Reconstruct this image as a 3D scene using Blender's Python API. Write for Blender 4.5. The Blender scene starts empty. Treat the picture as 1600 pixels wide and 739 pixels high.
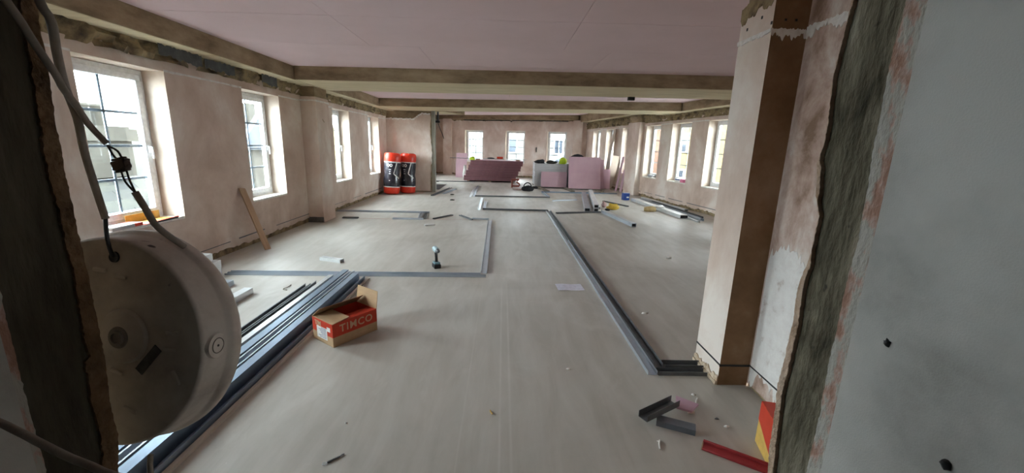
import bpy, bmesh, math, random
from mathutils import Vector, Matrix
from math import pi, sin, cos, radians as rad

scn = bpy.context.scene
COL = scn.collection
# ------------------------------------------------------------------ camera
cam = bpy.data.cameras.new('camera')
cam.sensor_width = 36.0
cam.lens = 14.31
cam.clip_start = 0.02
cam_o = bpy.data.objects.new('camera', cam)
COL.objects.link(cam_o)
RM = Matrix(((0.9993, -0.0232, -0.0263), (-0.0202, 0.2196, -0.9754), (0.0284, 0.9753, 0.2190)))
qx = RM.col[0].normalized(); qz = (RM.col[2] - qx * qx.dot(RM.col[2])).normalized(); qy = qz.cross(qx)
cam_o.matrix_world = Matrix.Translation((0, 0, 1.55)) @ Matrix((qx, qy, qz)).transposed().to_4x4()
scn.camera = cam_o
# ------------------------------------------------------------------ sky, exposure
scn.view_settings.view_transform = 'Standard'
scn.view_settings.look = 'None'
scn.view_settings.gamma = 1.0
scn.view_settings.exposure = 3.35
scn.cycles.use_denoising = True
scn.cycles.max_bounces = 16
scn.cycles.diffuse_bounces = 10
scn.cycles.sample_clamp_indirect = 8.0
w = bpy.data.worlds.new('overcast_sky'); scn.world = w; w.use_nodes = True
nt = w.node_tree; nt.nodes.clear()
wo = nt.nodes.new('ShaderNodeOutputWorld'); bg = nt.nodes.new('ShaderNodeBackground')
tc = nt.nodes.new('ShaderNodeTexCoord'); wn = nt.nodes.new('ShaderNodeTexNoise'); wr = nt.nodes.new('ShaderNodeValToRGB')
wn.inputs['Scale'].default_value = 2.0; wn.inputs['Detail'].default_value = 3
wr.color_ramp.elements[0].position = .3; wr.color_ramp.elements[0].color = (.78, .90, 1.0, 1)
wr.color_ramp.elements[1].position = .7; wr.color_ramp.elements[1].color = (1.0, 1.0, 1.0, 1)
nt.links.new(tc.outputs['Generated'], wn.inputs['Vector']); nt.links.new(wn.outputs['Fac'], wr.inputs['Fac'])
nt.links.new(wr.outputs['Color'], bg.inputs['Color']); nt.links.new(bg.outputs[0], wo.inputs[0])
bg.inputs['Strength'].default_value = 3.6


# ------------------------------------------------------------------ helpers
def noise_mat(name, cols, scale=3.0, detail=6.0, rough=.85, bump=0.0, metal=0.0, stretch=(1, 1, 1), pos=None,
              bscale=None, spec=.3, rough2=None, distort=0.0, speck=None):
    m = bpy.data.materials.new(name); m.use_nodes = True
    t = m.node_tree; b = t.nodes['Principled BSDF']
    N = t.nodes.new; L = t.links.new
    co = N('ShaderNodeTexCoord'); mp = N('ShaderNodeMapping'); mp.inputs['Scale'].default_value = stretch
    L(co.outputs['Object'], mp.inputs['Vector'])
    n = N('ShaderNodeTexNoise'); n.inputs['Scale'].default_value = scale; n.inputs['Detail'].default_value = detail
    n.inputs['Roughness'].default_value = .62; n.inputs['Distortion'].default_value = distort
    L(mp.outputs[0], n.inputs['Vector'])
    r = N('ShaderNodeValToRGB'); L(n.outputs['Fac'], r.inputs['Fac'])
    k = len(cols); pos = pos or [.3 + .4 * i / max(1, k - 1) for i in range(k)]
    while len(r.color_ramp.elements) < k: r.color_ramp.elements.new(.5)
    for e, c, p in zip(r.color_ramp.elements, cols, pos): e.position = p; e.color = (*c, 1)
    out = r.outputs['Color']
    if speck:                                   # small dark or light marks
        n3 = N('ShaderNodeTexNoise'); n3.inputs['Scale'].default_value = speck[1]; n3.inputs['Detail'].default_value = 2
        L(co.outputs['Object'], n3.inputs['Vector'])
        r3 = N('ShaderNodeMapRange'); r3.inputs['From Min'].default_value = speck[2]; r3.inputs['From Max'].default_value = speck[2] + .05
        L(n3.outputs['Fac'], r3.inputs['Value'])
        mx = N('ShaderNodeMix'); mx.data_type = 'RGBA'; L(r3.outputs[0], mx.inputs['Factor'])
        L(out, mx.inputs['A']); mx.inputs['B'].default_value = (*speck[0], 1); out = mx.outputs['Result']
    L(out, b.inputs['Base Color'])
    b.inputs['Roughness'].default_value = rough; b.inputs['Metallic'].default_value = metal
    b.inputs['Specular IOR Level'].default_value = spec
    if rough2 is not None:
        mr = N('ShaderNodeMapRange'); mr.inputs['To Min'].default_value = rough; mr.inputs['To Max'].default_value = rough2
        mr.inputs['From Min'].default_value = .3; mr.inputs['From Max'].default_value = .7
        L(n.outputs['Fac'], mr.inputs['Value']); L(mr.outputs[0], b.inputs['Roughness'])
    if bump:
        n2 = N('ShaderNodeTexNoise'); n2.inputs['Scale'].default_value = bscale or scale * 4; n2.inputs['Detail'].default_value = 8
        L(mp.outputs[0], n2.inputs['Vector'])
        bp = N('ShaderNodeBump'); bp.inputs['Strength'].default_value = bump; bp.inputs['Distance'].default_value = .02
        L(n2.outputs['Fac'], bp.inputs['Height']); L(bp.outputs[0], b.inputs['Normal'])
    return m


def plain(name, c, rough=.6, metal=0.0, spec=.4):
    m = bpy.data.materials.new(name); m.use_nodes = True
    t = m.node_tree; b = t.nodes['Principled BSDF']
    n = t.nodes.new('ShaderNodeTexNoise'); n.inputs['Scale'].default_value = 25; n.inputs['Detail'].default_value = 4
    co = t.nodes.new('ShaderNodeTexCoord'); t.links.new(co.outputs['Object'], n.inputs['Vector'])
    r = t.nodes.new('ShaderNodeValToRGB'); t.links.new(n.outputs['Fac'], r.inputs['Fac'])
    r.color_ramp.elements[0].position = .3; r.color_ramp.elements[0].color = (*[x * .86 for x in c], 1)
    r.color_ramp.elements[1].position = .7; r.color_ramp.elements[1].color = (*[min(1, x * 1.08) for x in c], 1)
    t.links.new(r.outputs[0], b.inputs['Base Color'])
    b.inputs['Roughness'].default_value = rough; b.inputs['Metallic'].default_value = metal
    b.inputs['Specular IOR Level'].default_value = spec
    return m


class MB:
    def __init__(s): s.v = []; s.f = []; s.m = []; s.sm = []

    def face(s, pts, mi=0, smooth=False):
        b = len(s.v); s.v += [tuple(p) for p in pts]; s.f.append(tuple(range(b, b + len(pts)))); s.m.append(mi); s.sm.append(smooth)

    def mesh(s, verts, faces, mi=0, smooth=False, M=None):
        b = len(s.v); s.v += [tuple(M @ Vector(p)) if M else tuple(p) for p in verts]
        for f in faces: s.f.append(tuple(b + i for i in f)); s.m.append(mi); s.sm.append(smooth)
        return s

    def box(s, x0, x1, y0, y1, z0, z1, mi=0, M=None):
        v = [(x, y, z) for z in (z0, z1) for y in (y0, y1) for x in (x0, x1)]
        f = [(0, 2, 3, 1), (4, 5, 7, 6), (0, 1, 5, 4), (2, 6, 7, 3), (0, 4, 6, 2), (1, 3, 7, 5)]
        return s.mesh(v, f, mi, False, M)

    def prism(s, poly, z0, z1, mi=0, M=None, smooth=False):     # ccw polygon in xy, extruded in z
        n = len(poly)
        v = [(x, y, z0) for x, y in poly] + [(x, y, z1) for x, y in poly]
        f = [tuple(reversed(range(n))), tuple(range(n, 2 * n))]
        s.mesh(v, f, mi, False, M)
        return s.mesh(v, [(i, (i + 1) % n, n + (i + 1) % n, n + i) for i in range(n)], mi, smooth, M)

    def lathe(s, prof, n=32, mi=0, M=None, smooth=True):        # (radius, z) profile round z
        v = []; f = []
        for r, z in prof:
            for i in range(n): a = 2 * pi * i / n; v.append((r * cos(a), r * sin(a), z))
        for j in range(len(prof) - 1):
            for i in range(n): f.append((j * n + i, j * n + (i + 1) % n, (j + 1) * n + (i + 1) % n, (j + 1) * n + i))
        s.mesh(v, f, mi, smooth, M)
        if prof[0][0] > 1e-4: s.mesh(v[:n], [tuple(reversed(range(n)))], mi, False, M)
        if prof[-1][0] > 1e-4: s.mesh(v[-n:], [tuple(range(n))], mi, False, M)
        return s

    def tube(s, pts, r, n=8, mi=0, M=None, sub=0):
        P = [Vector(p) for p in pts]
        if sub:
            Q = []
            for i in range(len(P) - 1):
                p0 = P[max(i - 1, 0)]; p1 = P[i]; p2 = P[i + 1]; p3 = P[min(i + 2, len(P) - 1)]
                for k in range(sub):
                    t = k / sub
                    Q.append(.5 * ((2 * p1) + (p2 - p0) * t + (2 * p0 - 5 * p1 + 4 * p2 - p3) * t * t + (3 * p1 - p0 - 3 * p2 + p3) * t ** 3))
            Q.append(P[-1]); P = Q
        rr = r if callable(r) else (lambda t: r)
        v = []; f = []
        up = Vector((.3, .1, 1))
        for i, p in enumerate(P):
            d = (P[min(i + 1, len(P) - 1)] - P[max(i - 1, 0)]).normalized()
            a = d.cross(up); a = a.normalized() if a.length > 1e-4 else Vector((1, 0, 0)); b = a.cross(d).normalized()
            q = rr(i / (len(P) - 1))
            for k in range(n):
                t = 2 * pi * k / n; v.append(p + q * (cos(t) * a + sin(t) * b))
        for i in range(len(P) - 1):
            for k in range(n): f.append((i * n + k, i * n + (k + 1) % n, (i + 1) * n + (k + 1) % n, (i + 1) * n + k))
        s.mesh(v, f, mi, True, M)
        s.mesh(v[:n], [tuple(range(n))], mi, False, M); s.mesh(v[-n:], [tuple(reversed(range(n)))], mi, False, M)
        return s

    def data(s, name, mats):
        me = bpy.data.meshes.new(name); me.from_pydata(s.v, [], s.f); me.update()
        for m in (mats if isinstance(mats, (list, tuple)) else [mats]): me.materials.append(m)
        me.polygons.foreach_set('material_index', s.m); me.polygons.foreach_set('use_smooth', s.sm)
        bm = bmesh.new(); bm.from_mesh(me); bmesh.ops.remove_doubles(bm, verts=bm.verts, dist=1e-5)
        bmesh.ops.recalc_face_normals(bm, faces=bm.faces); bm.to_mesh(me); bm.free()
        me.set_sharp_from_angle(angle=rad(38))
        return me

    def build(s, name, mats, parent=None, M=None, kind=None):
        return link(name, s.data(name, mats), parent, M, kind)


def link(name, me, parent=None, M=None, kind=None):
    o = bpy.data.objects.new(name, me); COL.objects.link(o)
    if parent: o.parent = parent
    if M is not None: o.matrix_local = M
    if kind: o['kind'] = kind
    return o


def tag(o, label, cat, group=None):
    o['label'] = label; o['category'] = cat
    if group: o['group'] = group
    return o


def thing(name, label, cat, loc=(0, 0, 0), rz=0.0, group=None, M=None):
    o = bpy.data.objects.new(name, None); COL.objects.link(o); o.empty_display_size = .1
    o.matrix_local = M if M is not None else Matrix.Translation(loc) @ Matrix.Rotation(rz, 4, 'Z')
    return tag(o, label, cat, group)


def dup(o, parent=None):
    c = o.copy(); COL.objects.link(c)
    if parent: c.parent = parent
    for ch in list(o.children): dup(ch, c)
    return c


def bevel(o, wd=.004, seg=2):
    m = o.modifiers.new('bevel', 'BEVEL'); m.width = wd; m.segments = seg; m.limit_method = 'ANGLE'
    return o


def TR(x, y, z, rz=0.0, rx=0.0, ry=0.0):
    return Matrix.Translation((x, y, z)) @ Matrix.Rotation(rz, 4, 'Z') @ Matrix.Rotation(ry, 4, 'Y') @ Matrix.Rotation(rx, 4, 'X')


rnd = random.Random(7)
# ------------------------------------------------------------------ materials
PL = noise_mat('bare_pink_plaster', [(.53, .405, .33), (.63, .505, .43), (.69, .58, .505), (.79, .72, .655)], 1.15, 10, .9, .3,
               pos=[.34, .455, .54, .64], bscale=9, distort=.3, stretch=(1, 1, .8))
PL2 = noise_mat('bare_plaster_reveal', [(.52, .42, .335), (.62, .525, .44), (.68, .60, .52)], 3, 8, .9, .2, bscale=14)
PLD = noise_mat('shaded_brown_plaster', [(.16, .085, .04), (.24, .14, .075), (.34, .23, .15)], 2.2, 8, .9, .25, bscale=12)  # pier plaster darkened for the shadowed side facing the doorway
PLN = noise_mat('near_plaster_mottled', [(.26, .17, .12), (.46, .33, .27), (.58, .46, .40), (.68, .62, .57)], 4.0, 11, .92, .6,
                pos=[.36, .45, .53, .62], bscale=22, distort=.25, stretch=(1, 1, .7))
RUB = noise_mat('broken_masonry', [(.05, .04, .035), (.20, .15, .09), (.36, .28, .16), (.12, .11, .10)], 5, 10, .95, .9, bscale=14)
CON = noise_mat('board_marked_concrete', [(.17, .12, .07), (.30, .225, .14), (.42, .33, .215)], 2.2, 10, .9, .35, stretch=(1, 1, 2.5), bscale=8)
CONS = noise_mat('lit_soffit_concrete', [(.52, .44, .28), (.64, .56, .38), (.72, .64, .46)], 3, 8, .9, .25, stretch=(.4, 3, 1))  # beam concrete made paler underneath, bounced light put into the colour
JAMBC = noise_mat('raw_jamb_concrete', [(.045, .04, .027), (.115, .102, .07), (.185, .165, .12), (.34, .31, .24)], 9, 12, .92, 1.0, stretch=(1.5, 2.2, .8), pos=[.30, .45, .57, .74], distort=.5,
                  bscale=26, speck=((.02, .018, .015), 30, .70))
RIM = noise_mat('broken_plaster_edge', [(.34, .22, .14), (.52, .38, .28), (.60, .48, .38)], 18, 8, .95, .7)
JAMBL = noise_mat('shaded_jamb_concrete', [(.025, .021, .014), (.06, .052, .036), (.10, .09, .065)], 7, 10, .95, .6, stretch=(1.5, 2, .5), bscale=16)  # dark copy of the jamb concrete, left side's shade put into the colour
RIML = noise_mat('shaded_brown_backing', [(.09, .055, .03), (.17, .105, .055), (.24, .155, .09)], 20, 8, .95, .7)  # brown backing coat, taken darker for the shade on the left jamb
WHT = noise_mat('painted_white_wall', [(.30, .30, .28), (.43, .43, .41), (.50, .50, .48)], 4, 11, .85, .08, pos=[.30, .46, .62], bscale=420,
                speck=((.10, .09, .085), 9, .765))
SKM = noise_mat('patchy_skim_edge', [(.34, .20, .15), (.44, .32, .27), (.40, .385, .345), (.43, .42, .39)], 26, 10, .9, .5, pos=[.40, .47, .51, .66], stretch=(1, 1, .5))
SCR = noise_mat('white_scrim_plaster', [(.55, .50, .45), (.74, .72, .69), (.82, .81, .79)], 14, 6, .9, .2, pos=[.3, .45, .6])
PNK = noise_mat('pink_plasterboard_face', [(.76, .60, .625), (.80, .635, .665)], 1.5, 4, .85, .04, pos=[.35, .65])
PNKB = noise_mat('pink_board_face', [(.50, .33, .385), (.57, .39, .44)], 2.5, 4, .8, .04)
PNKE = noise_mat('shaded_pink_board_edge', [(.20, .095, .11), (.27, .135, .15)], 4, 4, .85)  # taped edge, with its backlit shade added to the pink
UPV = plain('white_upvc', (.80, .82, .84), .3, 0, .5)
BAR = plain('grey_glazing_bar', (.22, .27, .34), .4)
SIL = plain('painted_sill', (.78, .75, .70), .6)
GAL = noise_mat('galvanised_steel', [(.42, .47, .53), (.52, .57, .63), (.60, .65, .70)], 9, 4, .34, 0, .85, stretch=(1, .3, 1), rough2=.5)
GAL2 = noise_mat('bluish_galvanised_steel', [(.20, .27, .36), (.30, .38, .48)], 7, 4, .42, 0, .75, stretch=(1, .3, 1))
GALD = noise_mat('dull_dark_steel', [(.12, .125, .135), (.20, .21, .22)], 9, 4, .5, 0, .6)
GALW = noise_mat('bright_zinc_steel', [(.66, .69, .71), (.80, .82, .83)], 6, 3, .35, 0, .55)
BLK = plain('black_plastic', (.012, .012, .014), .45)
BLC = noise_mat('black_cloth', [(.008, .008, .009), (.03, .03, .033)], 20, 5, .95)
CRD = noise_mat('brown_cardboard', [(.42, .28, .16), (.50, .345, .205)], 6, 4, .85, stretch=(1, 4, 1))
RED = noise_mat('red_printed_card', [(.52, .045, .02), (.60, .06, .03)], 8, 3, .5)
REDP = plain('red_plastic_film', (.72, .045, .02), .3)
ROLLB = noise_mat('dark_plastic_wrap', [(.016, .015, .022), (.035, .032, .045)], 5, 3, .22, .1, spec=.7)
WPR = plain('white_print', (.78, .78, .76), .6)
TAN = plain('tan_print', (.60, .40, .25), .7)
YEL = plain('hi_vis_yellow', (.55, .75, .03), .6)
YLB = plain('yellow_cardboard', (.62, .40, .10), .7)
YPL = plain('yellow_plastic_bag', (.75, .52, .07), .4)
WOOD = noise_mat('pale_softwood', [(.40, .26, .16), (.52, .36, .24)], 4, 6, .8, .05, stretch=(6, 6, .5))
PAP = plain('paper', (.70, .70, .80), .8)
LAMPM = noise_mat('dusty_white_enamel', [(.28, .235, .205), (.46, .40, .35), (.56, .505, .45)], 8, 9, .55, .06, pos=[.3, .5, .65],
                  speck=((.06, .05, .05), 30, .715))
CAB = noise_mat('dusty_grey_cable', [(.20, .17, .14), (.30, .265, .23)], 30, 4, .8)
GRYB = noise_mat('grey_insulation_board', [(.42, .42, .43), (.52, .52, .53)], 3, 6, .9, .1, stretch=(1, 1, 6))
BLUE = plain('blue_tin_paint', (.02, .06, .26), .35)
REDW = plain('red_painted_strip', (.34, .035, .04), .6)
PVC = plain('magenta_packet', (.65, .18, .32), .5)

gm = bpy.data.materials.new('window_glass'); gm.use_nodes = True
t = gm.node_tree; t.nodes.clear()
o_ = t.nodes.new('ShaderNodeOutputMaterial'); mx = t.nodes.new('ShaderNodeMixShader'); tr = t.nodes.new('ShaderNodeBsdfTransparent')
gl = t.nodes.new('ShaderNodeBsdfGlossy'); lw = t.nodes.new('ShaderNodeLayerWeight'); fr = t.nodes.new('ShaderNodeMapRange'); pw = t.nodes.new('ShaderNodeMath'); pw.operation = 'POWER'; pw.inputs[1].default_value = 4
tr.inputs[0].default_value = (.92, .96, .96, 1); gl.inputs['Roughness'].default_value = .02; t.links.new(lw.outputs['Facing'], pw.inputs[0]); t.links.new(pw.outputs[0], fr.inputs['Value']); fr.inputs['To Min'].default_value = .035; fr.inputs['To Max'].default_value = .75; lw.inputs['Blend'].default_value = .5
t.links.new(fr.outputs[0], mx.inputs[0]); t.links.new(tr.outputs[0], mx.inputs[1]); t.links.new(gl.outputs[0], mx.inputs[2]); t.links.new(mx.outputs[0], o_.inputs[0])
GLS = gm


def floor_mat():
    m = bpy.data.materials.new('sanded_screed'); m.use_nodes = True
    t = m.node_tree; b = t.nodes['Principled BSDF']; N = t.nodes.new; L = t.links.new
    co = N('ShaderNodeTexCoord')

    def noise(scale, st, det=7, dist=0.0, ro=.6):
        mp = N('ShaderNodeMapping'); mp.inputs['Scale'].default_value = st; L(co.outputs['Object'], mp.inputs['Vector'])
        n = N('ShaderNodeTexNoise'); n.inputs['Scale'].default_value = scale; n.inputs['Detail'].default_value = det
        n.inputs['Distortion'].default_value = dist; n.inputs['Roughness'].default_value = ro
        L(mp.outputs[0], n.inputs['Vector']); return n.outputs['Fac']

    def ramp(x, stops):
        r = N('ShaderNodeValToRGB'); L(x, r.inputs['Fac'])
        while len(r.color_ramp.elements) < len(stops): r.color_ramp.elements.new(.5)
        for e, (p, c) in zip(r.color_ramp.elements, stops): e.position = p; e.color = (*c, 1)
        return r.outputs['Color']

    def mix(f, a, bb, mode='MIX'):
        x = N('ShaderNodeMix'); x.data_type = 'RGBA'; x.blend_type = mode
        if isinstance(f, float): x.inputs['Factor'].default_value = f
        else: L(f, x.inputs['Factor'])
        L(a, x.inputs['A'])
        if isinstance(bb, tuple): x.inputs['B'].default_value = (*bb, 1)
        else: L(bb, x.inputs['B'])
        return x.outputs['Result']

    big = noise(.55, (1, 1, 1), 6, .8)
    c = ramp(big, [(.3, (.385, .362, .315)), (.5, (.475, .452, .405)), (.7, (.55, .53, .485))])
    c = mix(.28, c, ramp(noise(2.2, (3.0, .5, 1), 8, .5), [(.35, (.31, .285, .245)), (.65, (.60, .585, .555))]))
    # pale dusty smears
    mr = N('ShaderNodeMapRange'); L(noise(1.1, (1.6, .8, 1), 8, 1.5), mr.inputs['Value']); mr.inputs['From Min'].default_value = .56; mr.inputs['From Max'].default_value = .72
    mr.inputs['To Max'].default_value = .75
    c = mix(mr.outputs[0], c, (.56, .54, .50))
    # two trowel lines along the room
    sp = N('ShaderNodeSeparateXYZ'); L(co.outputs['Object'], sp.inputs[0])
    for x0, wd in ((.015, .010), (.075, .012), (-.20, .008)):
        a = N('ShaderNodeMath'); a.operation = 'SUBTRACT'; L(sp.outputs[0], a.inputs[0]); a.inputs[1].default_value = x0
        a2 = N('ShaderNodeMath'); a2.operation = 'ABSOLUTE'; L(a.outputs[0], a2.inputs[0])
        r = N('ShaderNodeMapRange'); L(a2.outputs[0], r.inputs['Value']); r.inputs['From Min'].default_value = 0; r.inputs['From Max'].default_value = wd
        r.inputs['To Min'].default_value = .5 if wd > .009 else .3; r.inputs['To Max'].default_value = 0
        k = N('ShaderNodeMapRange'); L(sp.outputs[1], k.inputs['Value']); k.inputs['From Min'].default_value = 4.6; k.inputs['From Max'].default_value = 3.8
        mu = N('ShaderNodeMath'); mu.operation = 'MULTIPLY'; L(r.outputs[0], mu.inputs[0]); L(k.outputs[0], mu.inputs[1])
        mu2 = N('ShaderNodeMath'); mu2.operation = 'MULTIPLY'; L(mu.outputs[0], mu2.inputs[0]); L(noise(2.5, (1, 1, 1), 4), mu2.inputs[1])
        c = mix(mu2.outputs[0], c, (.75, .73, .70))
    # white flecks
    mr2 = N('ShaderNodeMapRange'); L(noise(34, (1, 1, 1), 2), mr2.inputs['Value']); mr2.inputs['From Min'].default_value = .76; mr2.inputs['From Max'].default_value = .80
    mr2.inputs['To Max'].default_value = .45
    c = mix(mr2.outputs[0], c, (.7, .68, .64))
    L(c, b.inputs['Base Color'])
    rr = N('ShaderNodeMapRange'); L(big, rr.inputs['Value']); rr.inputs['From Min'].default_value = .3; rr.inputs['From Max'].default_value = .7
    rr.inputs['To Min'].default_value = .55; rr.inputs['To Max'].default_value = .42
    L(rr.outputs[0], b.inputs['Roughness']); b.inputs['Specular IOR Level'].default_value = .45
    bp = N('ShaderNodeBump'); bp.inputs['Strength'].default_value = .12; bp.inputs['Distance'].default_value = .02
    L(noise(3, (2, .6, 1), 8), bp.inputs['Height']); L(bp.outputs[0], b.inputs['Normal'])
    return m


FLR = floor_mat()

# ------------------------------------------------------------------ structure helpers


def grid_wall(mb, L_, T, z0, z1, holes, d0=0.0, fine=None, rag=(0, 0), ridx=1, z1b=None, seed=1):
    """slab in local (s along, d outward, z) with rectangular holes (s0,s1,za,zb)"""
    R = random.Random(seed)
    ss = {0.0, L_}; zs = {z0, z1}
    for a, b, c, d in holes: ss |= {a, b}; zs |= {c, d}
    ss = sorted(ss)
    if fine:
        out = []
        for a, b in zip(ss, ss[1:]):
            k = max(1, int((b - a) / fine)); out += [a + (b - a) * i / k for i in range(k)]
        ss = out + [ss[-1]]
    zs = sorted(zs)
    top = {}; bot = {}; wa = wb = 0
    for s_ in ss:
        wa = max(-1, min(1, wa * .85 + R.uniform(-.5, .5))); wb = max(-1, min(1, wb * .85 + R.uniform(-.5, .5)))
        top[s_] = z1 + (wa + R.uniform(-.3, .3)) * rag[1]; bot[s_] = z0 + (.4 * wb + R.uniform(-.2, .25)) * rag[0]

    def Z(s_, z): return top[s_] if z == z1 else (bot[s_] if z == z0 else z)

    def hole(i, j):
        if i < 0 or j < 0 or i >= len(ss) - 1 or j >= len(zs) - 1: return None
        sm = (ss[i] + ss[i + 1]) / 2; zm = (zs[j] + zs[j + 1]) / 2
        return any(a < sm < b and c < zm < d for a, b, c, d in holes)
    for i in range(len(ss) - 1):
        for j in range(len(zs) - 1):
            if hole(i, j): continue
            a, b, c, d = ss[i], ss[i + 1], zs[j], zs[j + 1]
            p = lambda s_, dd, z: (s_, dd, Z(s_, z))
            mb.face([p(a, d0, c), p(b, d0, c), p(b, d0, d), p(a, d0, d)])
            mb.face([p(a, d0 + T, c), p(a, d0 + T, d), p(b, d0 + T, d), p(b, d0 + T, c)])
            for di, dj, q in ((-1, 0, [(a, c), (a, d)]), (1, 0, [(b, c), (b, d)]), (0, -1, [(a, c), (b, c)]), (0, 1, [(a, d), (b, d)])):
                h = hole(i + di, j + dj)
                if h is None or h:
                    (sa, za), (sb, zb) = q
                    mb.face([p(sa, d0, za), p(sb, d0, zb), p(sb, d0 + T, zb), p(sa, d0 + T, za)], ridx if h else 0)
    return mb


def ragged_strip(L_, z, h, jz, step, T=.006, seed=3, drift=None, jt=.12):
    """thin band with a nearly straight top edge and a feathered lower edge"""
    R = random.Random(seed); n = max(2, int(L_ / step)); mb = MB(); up = []; lo = []; wv = 0
    for i in range(n + 1):
        s_ = L_ * i / n; dz = drift(s_) if drift else 0
        wv = max(-1, min(1, wv * .8 + R.uniform(-.6, .6)))
        up.append((s_, z + dz + h / 2 + R.uniform(-1, 1) * jz * jt)); lo.append((s_, z + dz - h / 2 - (.35 + .5 * wv + R.uniform(-.15, .3)) * jz))
    for i in range(n):
        (a, ua), (b, ub) = up[i], up[i + 1]; la, lb = lo[i][1], lo[i + 1][1]
        mb.face([(a, -T, la), (b, -T, lb), (b, -T, ub), (a, -T, ua)])
        mb.face([(a, -T, ua), (b, -T, ub), (b, 0, ub), (a, 0, ua)]); mb.face([(a, -T, la), (a, 0, la), (b, 0, lb), (b, -T, lb)])
    mb.face([(0, -T, lo[0][1]), (0, -T, up[0][1]), (0, 0, up[0][1]), (0, 0, lo[0][1])])
    mb.face([(L_, -T, lo[-1][1]), (L_, 0, lo[-1][1]), (L_, 0, up[-1][1]), (L_, -T, up[-1][1])])
    return mb


def rubble(L_, za, zb, depth, step, seed, prot=0.0):
    """rough broken masonry band: displaced lattice, back face closed by the wall"""
    R = random.Random(seed); nx = max(2, int(L_ / step)); nz = max(2, int((zb - za) / .05)); mb = MB()
    P = [[(L_ * i / nx, -prot - R.uniform(0, depth), za + (zb - za) * j / nz) for j in range(nz + 1)] for i in range(nx + 1)]
    for i in range(nx):
        for j in range(nz): mb.face([P[i][j], P[i + 1][j], P[i + 1][j + 1], P[i][j + 1]])
    return mb


WIN_N = [0]


def window(frame, s0, s1, za, zb, handle='right', depth=.215, handle_on=True):
    WIN_N[0] += 1; W = s1 - s0; H = zb - za - .03
    e = bpy.data.objects.new('window_%d' % WIN_N[0], None); COL.objects.link(e); e['kind'] = 'structure'
    e.matrix_local = frame @ Matrix.Translation((s0, 0, za + .03))

    def ring(x0, x1, z0, z1, wd, y0, y1, mb=None):
        mb = mb or MB()
        mb.box(x0, x1, y0, y1, z0, z0 + wd); mb.box(x0, x1, y0, y1, z1 - wd, z1)
        mb.box(x0, x0 + wd, y0, y1, z0 + wd, z1 - wd); mb.box(x1 - wd, x1, y0, y1, z0 + wd, z1 - wd); return mb
    bevel(ring(.003, W - .003, .003, H - .003, .055, depth, depth + .07).build('window_frame', UPV, e), .005, 1)
    sa = ring(.05, W - .05, .05, H - .05, .062, depth - .018, depth + .05).build('window_sash', UPV, e); bevel(sa, .008, 2)
    x0, x1, z0, z1 = .112, W - .112, .112, H - .112
    MB().box(x0 - .01, x1 + .01, depth + .016, depth + .02, z0 - .01, z1 + .01).build('glass_pane', GLS, e)
    MB().box((x0 + x1) / 2 - .013, (x0 + x1) / 2 + .013, depth + .022, depth + .032, z0, z1).build('glazing_bar', BAR, e)
    me = None
    for k in range(3):
        z = z0 + (z1 - z0) * (k + 1) / 4
        mb = MB(); mb.box(x0, x1, depth + .0225, depth + .0315, -.013, .013)
        me = me or mb.data('glazing_bar', BAR)
        link('glazing_bar', me, e, Matrix.Translation((0, 0, z)))
    if handle_on:
        hx = W - .08 if handle == 'right' else .08
        mb = MB(); mb.box(hx - .014, hx + .014, depth - .03, depth - .018, H * .48 - .04, H * .48 + .04)
        mb.box(hx - .01, hx + .01, depth - .06, depth - .03, H * .48 + .005, H * .48 + .025); mb.box(hx - .01, hx + .01, depth - .066, depth - .05, H * .48 - .105, H * .48 + .025)
        bevel(mb.build('window_handle', UPV, e), .003, 2)
    MB().box(.002, W - .002, -.018, depth + .02, -.028, 0).build('window_sill', SIL, e)
    # daylight portal in the opening
    pl = bpy.data.lights.new('window_portal', 'AREA'); pl.shape = 'RECTANGLE'; pl.size = W; pl.size_y = H; pl.cycles.is_portal = True
    po = bpy.data.objects.new('window_portal', pl); COL.objects.link(po)
    po.matrix_world = frame @ Matrix.Translation((s0 + W / 2, depth + .09, za + H / 2)) @ Matrix.Rotation(rad(-90), 4, 'X')
    return e


# frames: local x along the wall, y outward, z up
F_LEFT = Matrix.Translation((-3.70, .55, 0)) @ Matrix.Rotation(rad(90), 4, 'Z')
a_r = math.atan2(-.9917, .129)
F_RIGHT = Matrix.Translation((5.13 - .129 * 9.75, 9.79 + .9917 * 9.75, 0)) @ Matrix.Rotation(a_r, 4, 'Z')
a_f = math.atan2(-.2873, .958)
F_FAR = Matrix.Translation((-.958 * 4.1, 20.6 + .2873 * 4.1, 0)) @ Matrix.Rotation(a_f, 4, 'Z')
T_W = .33


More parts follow.
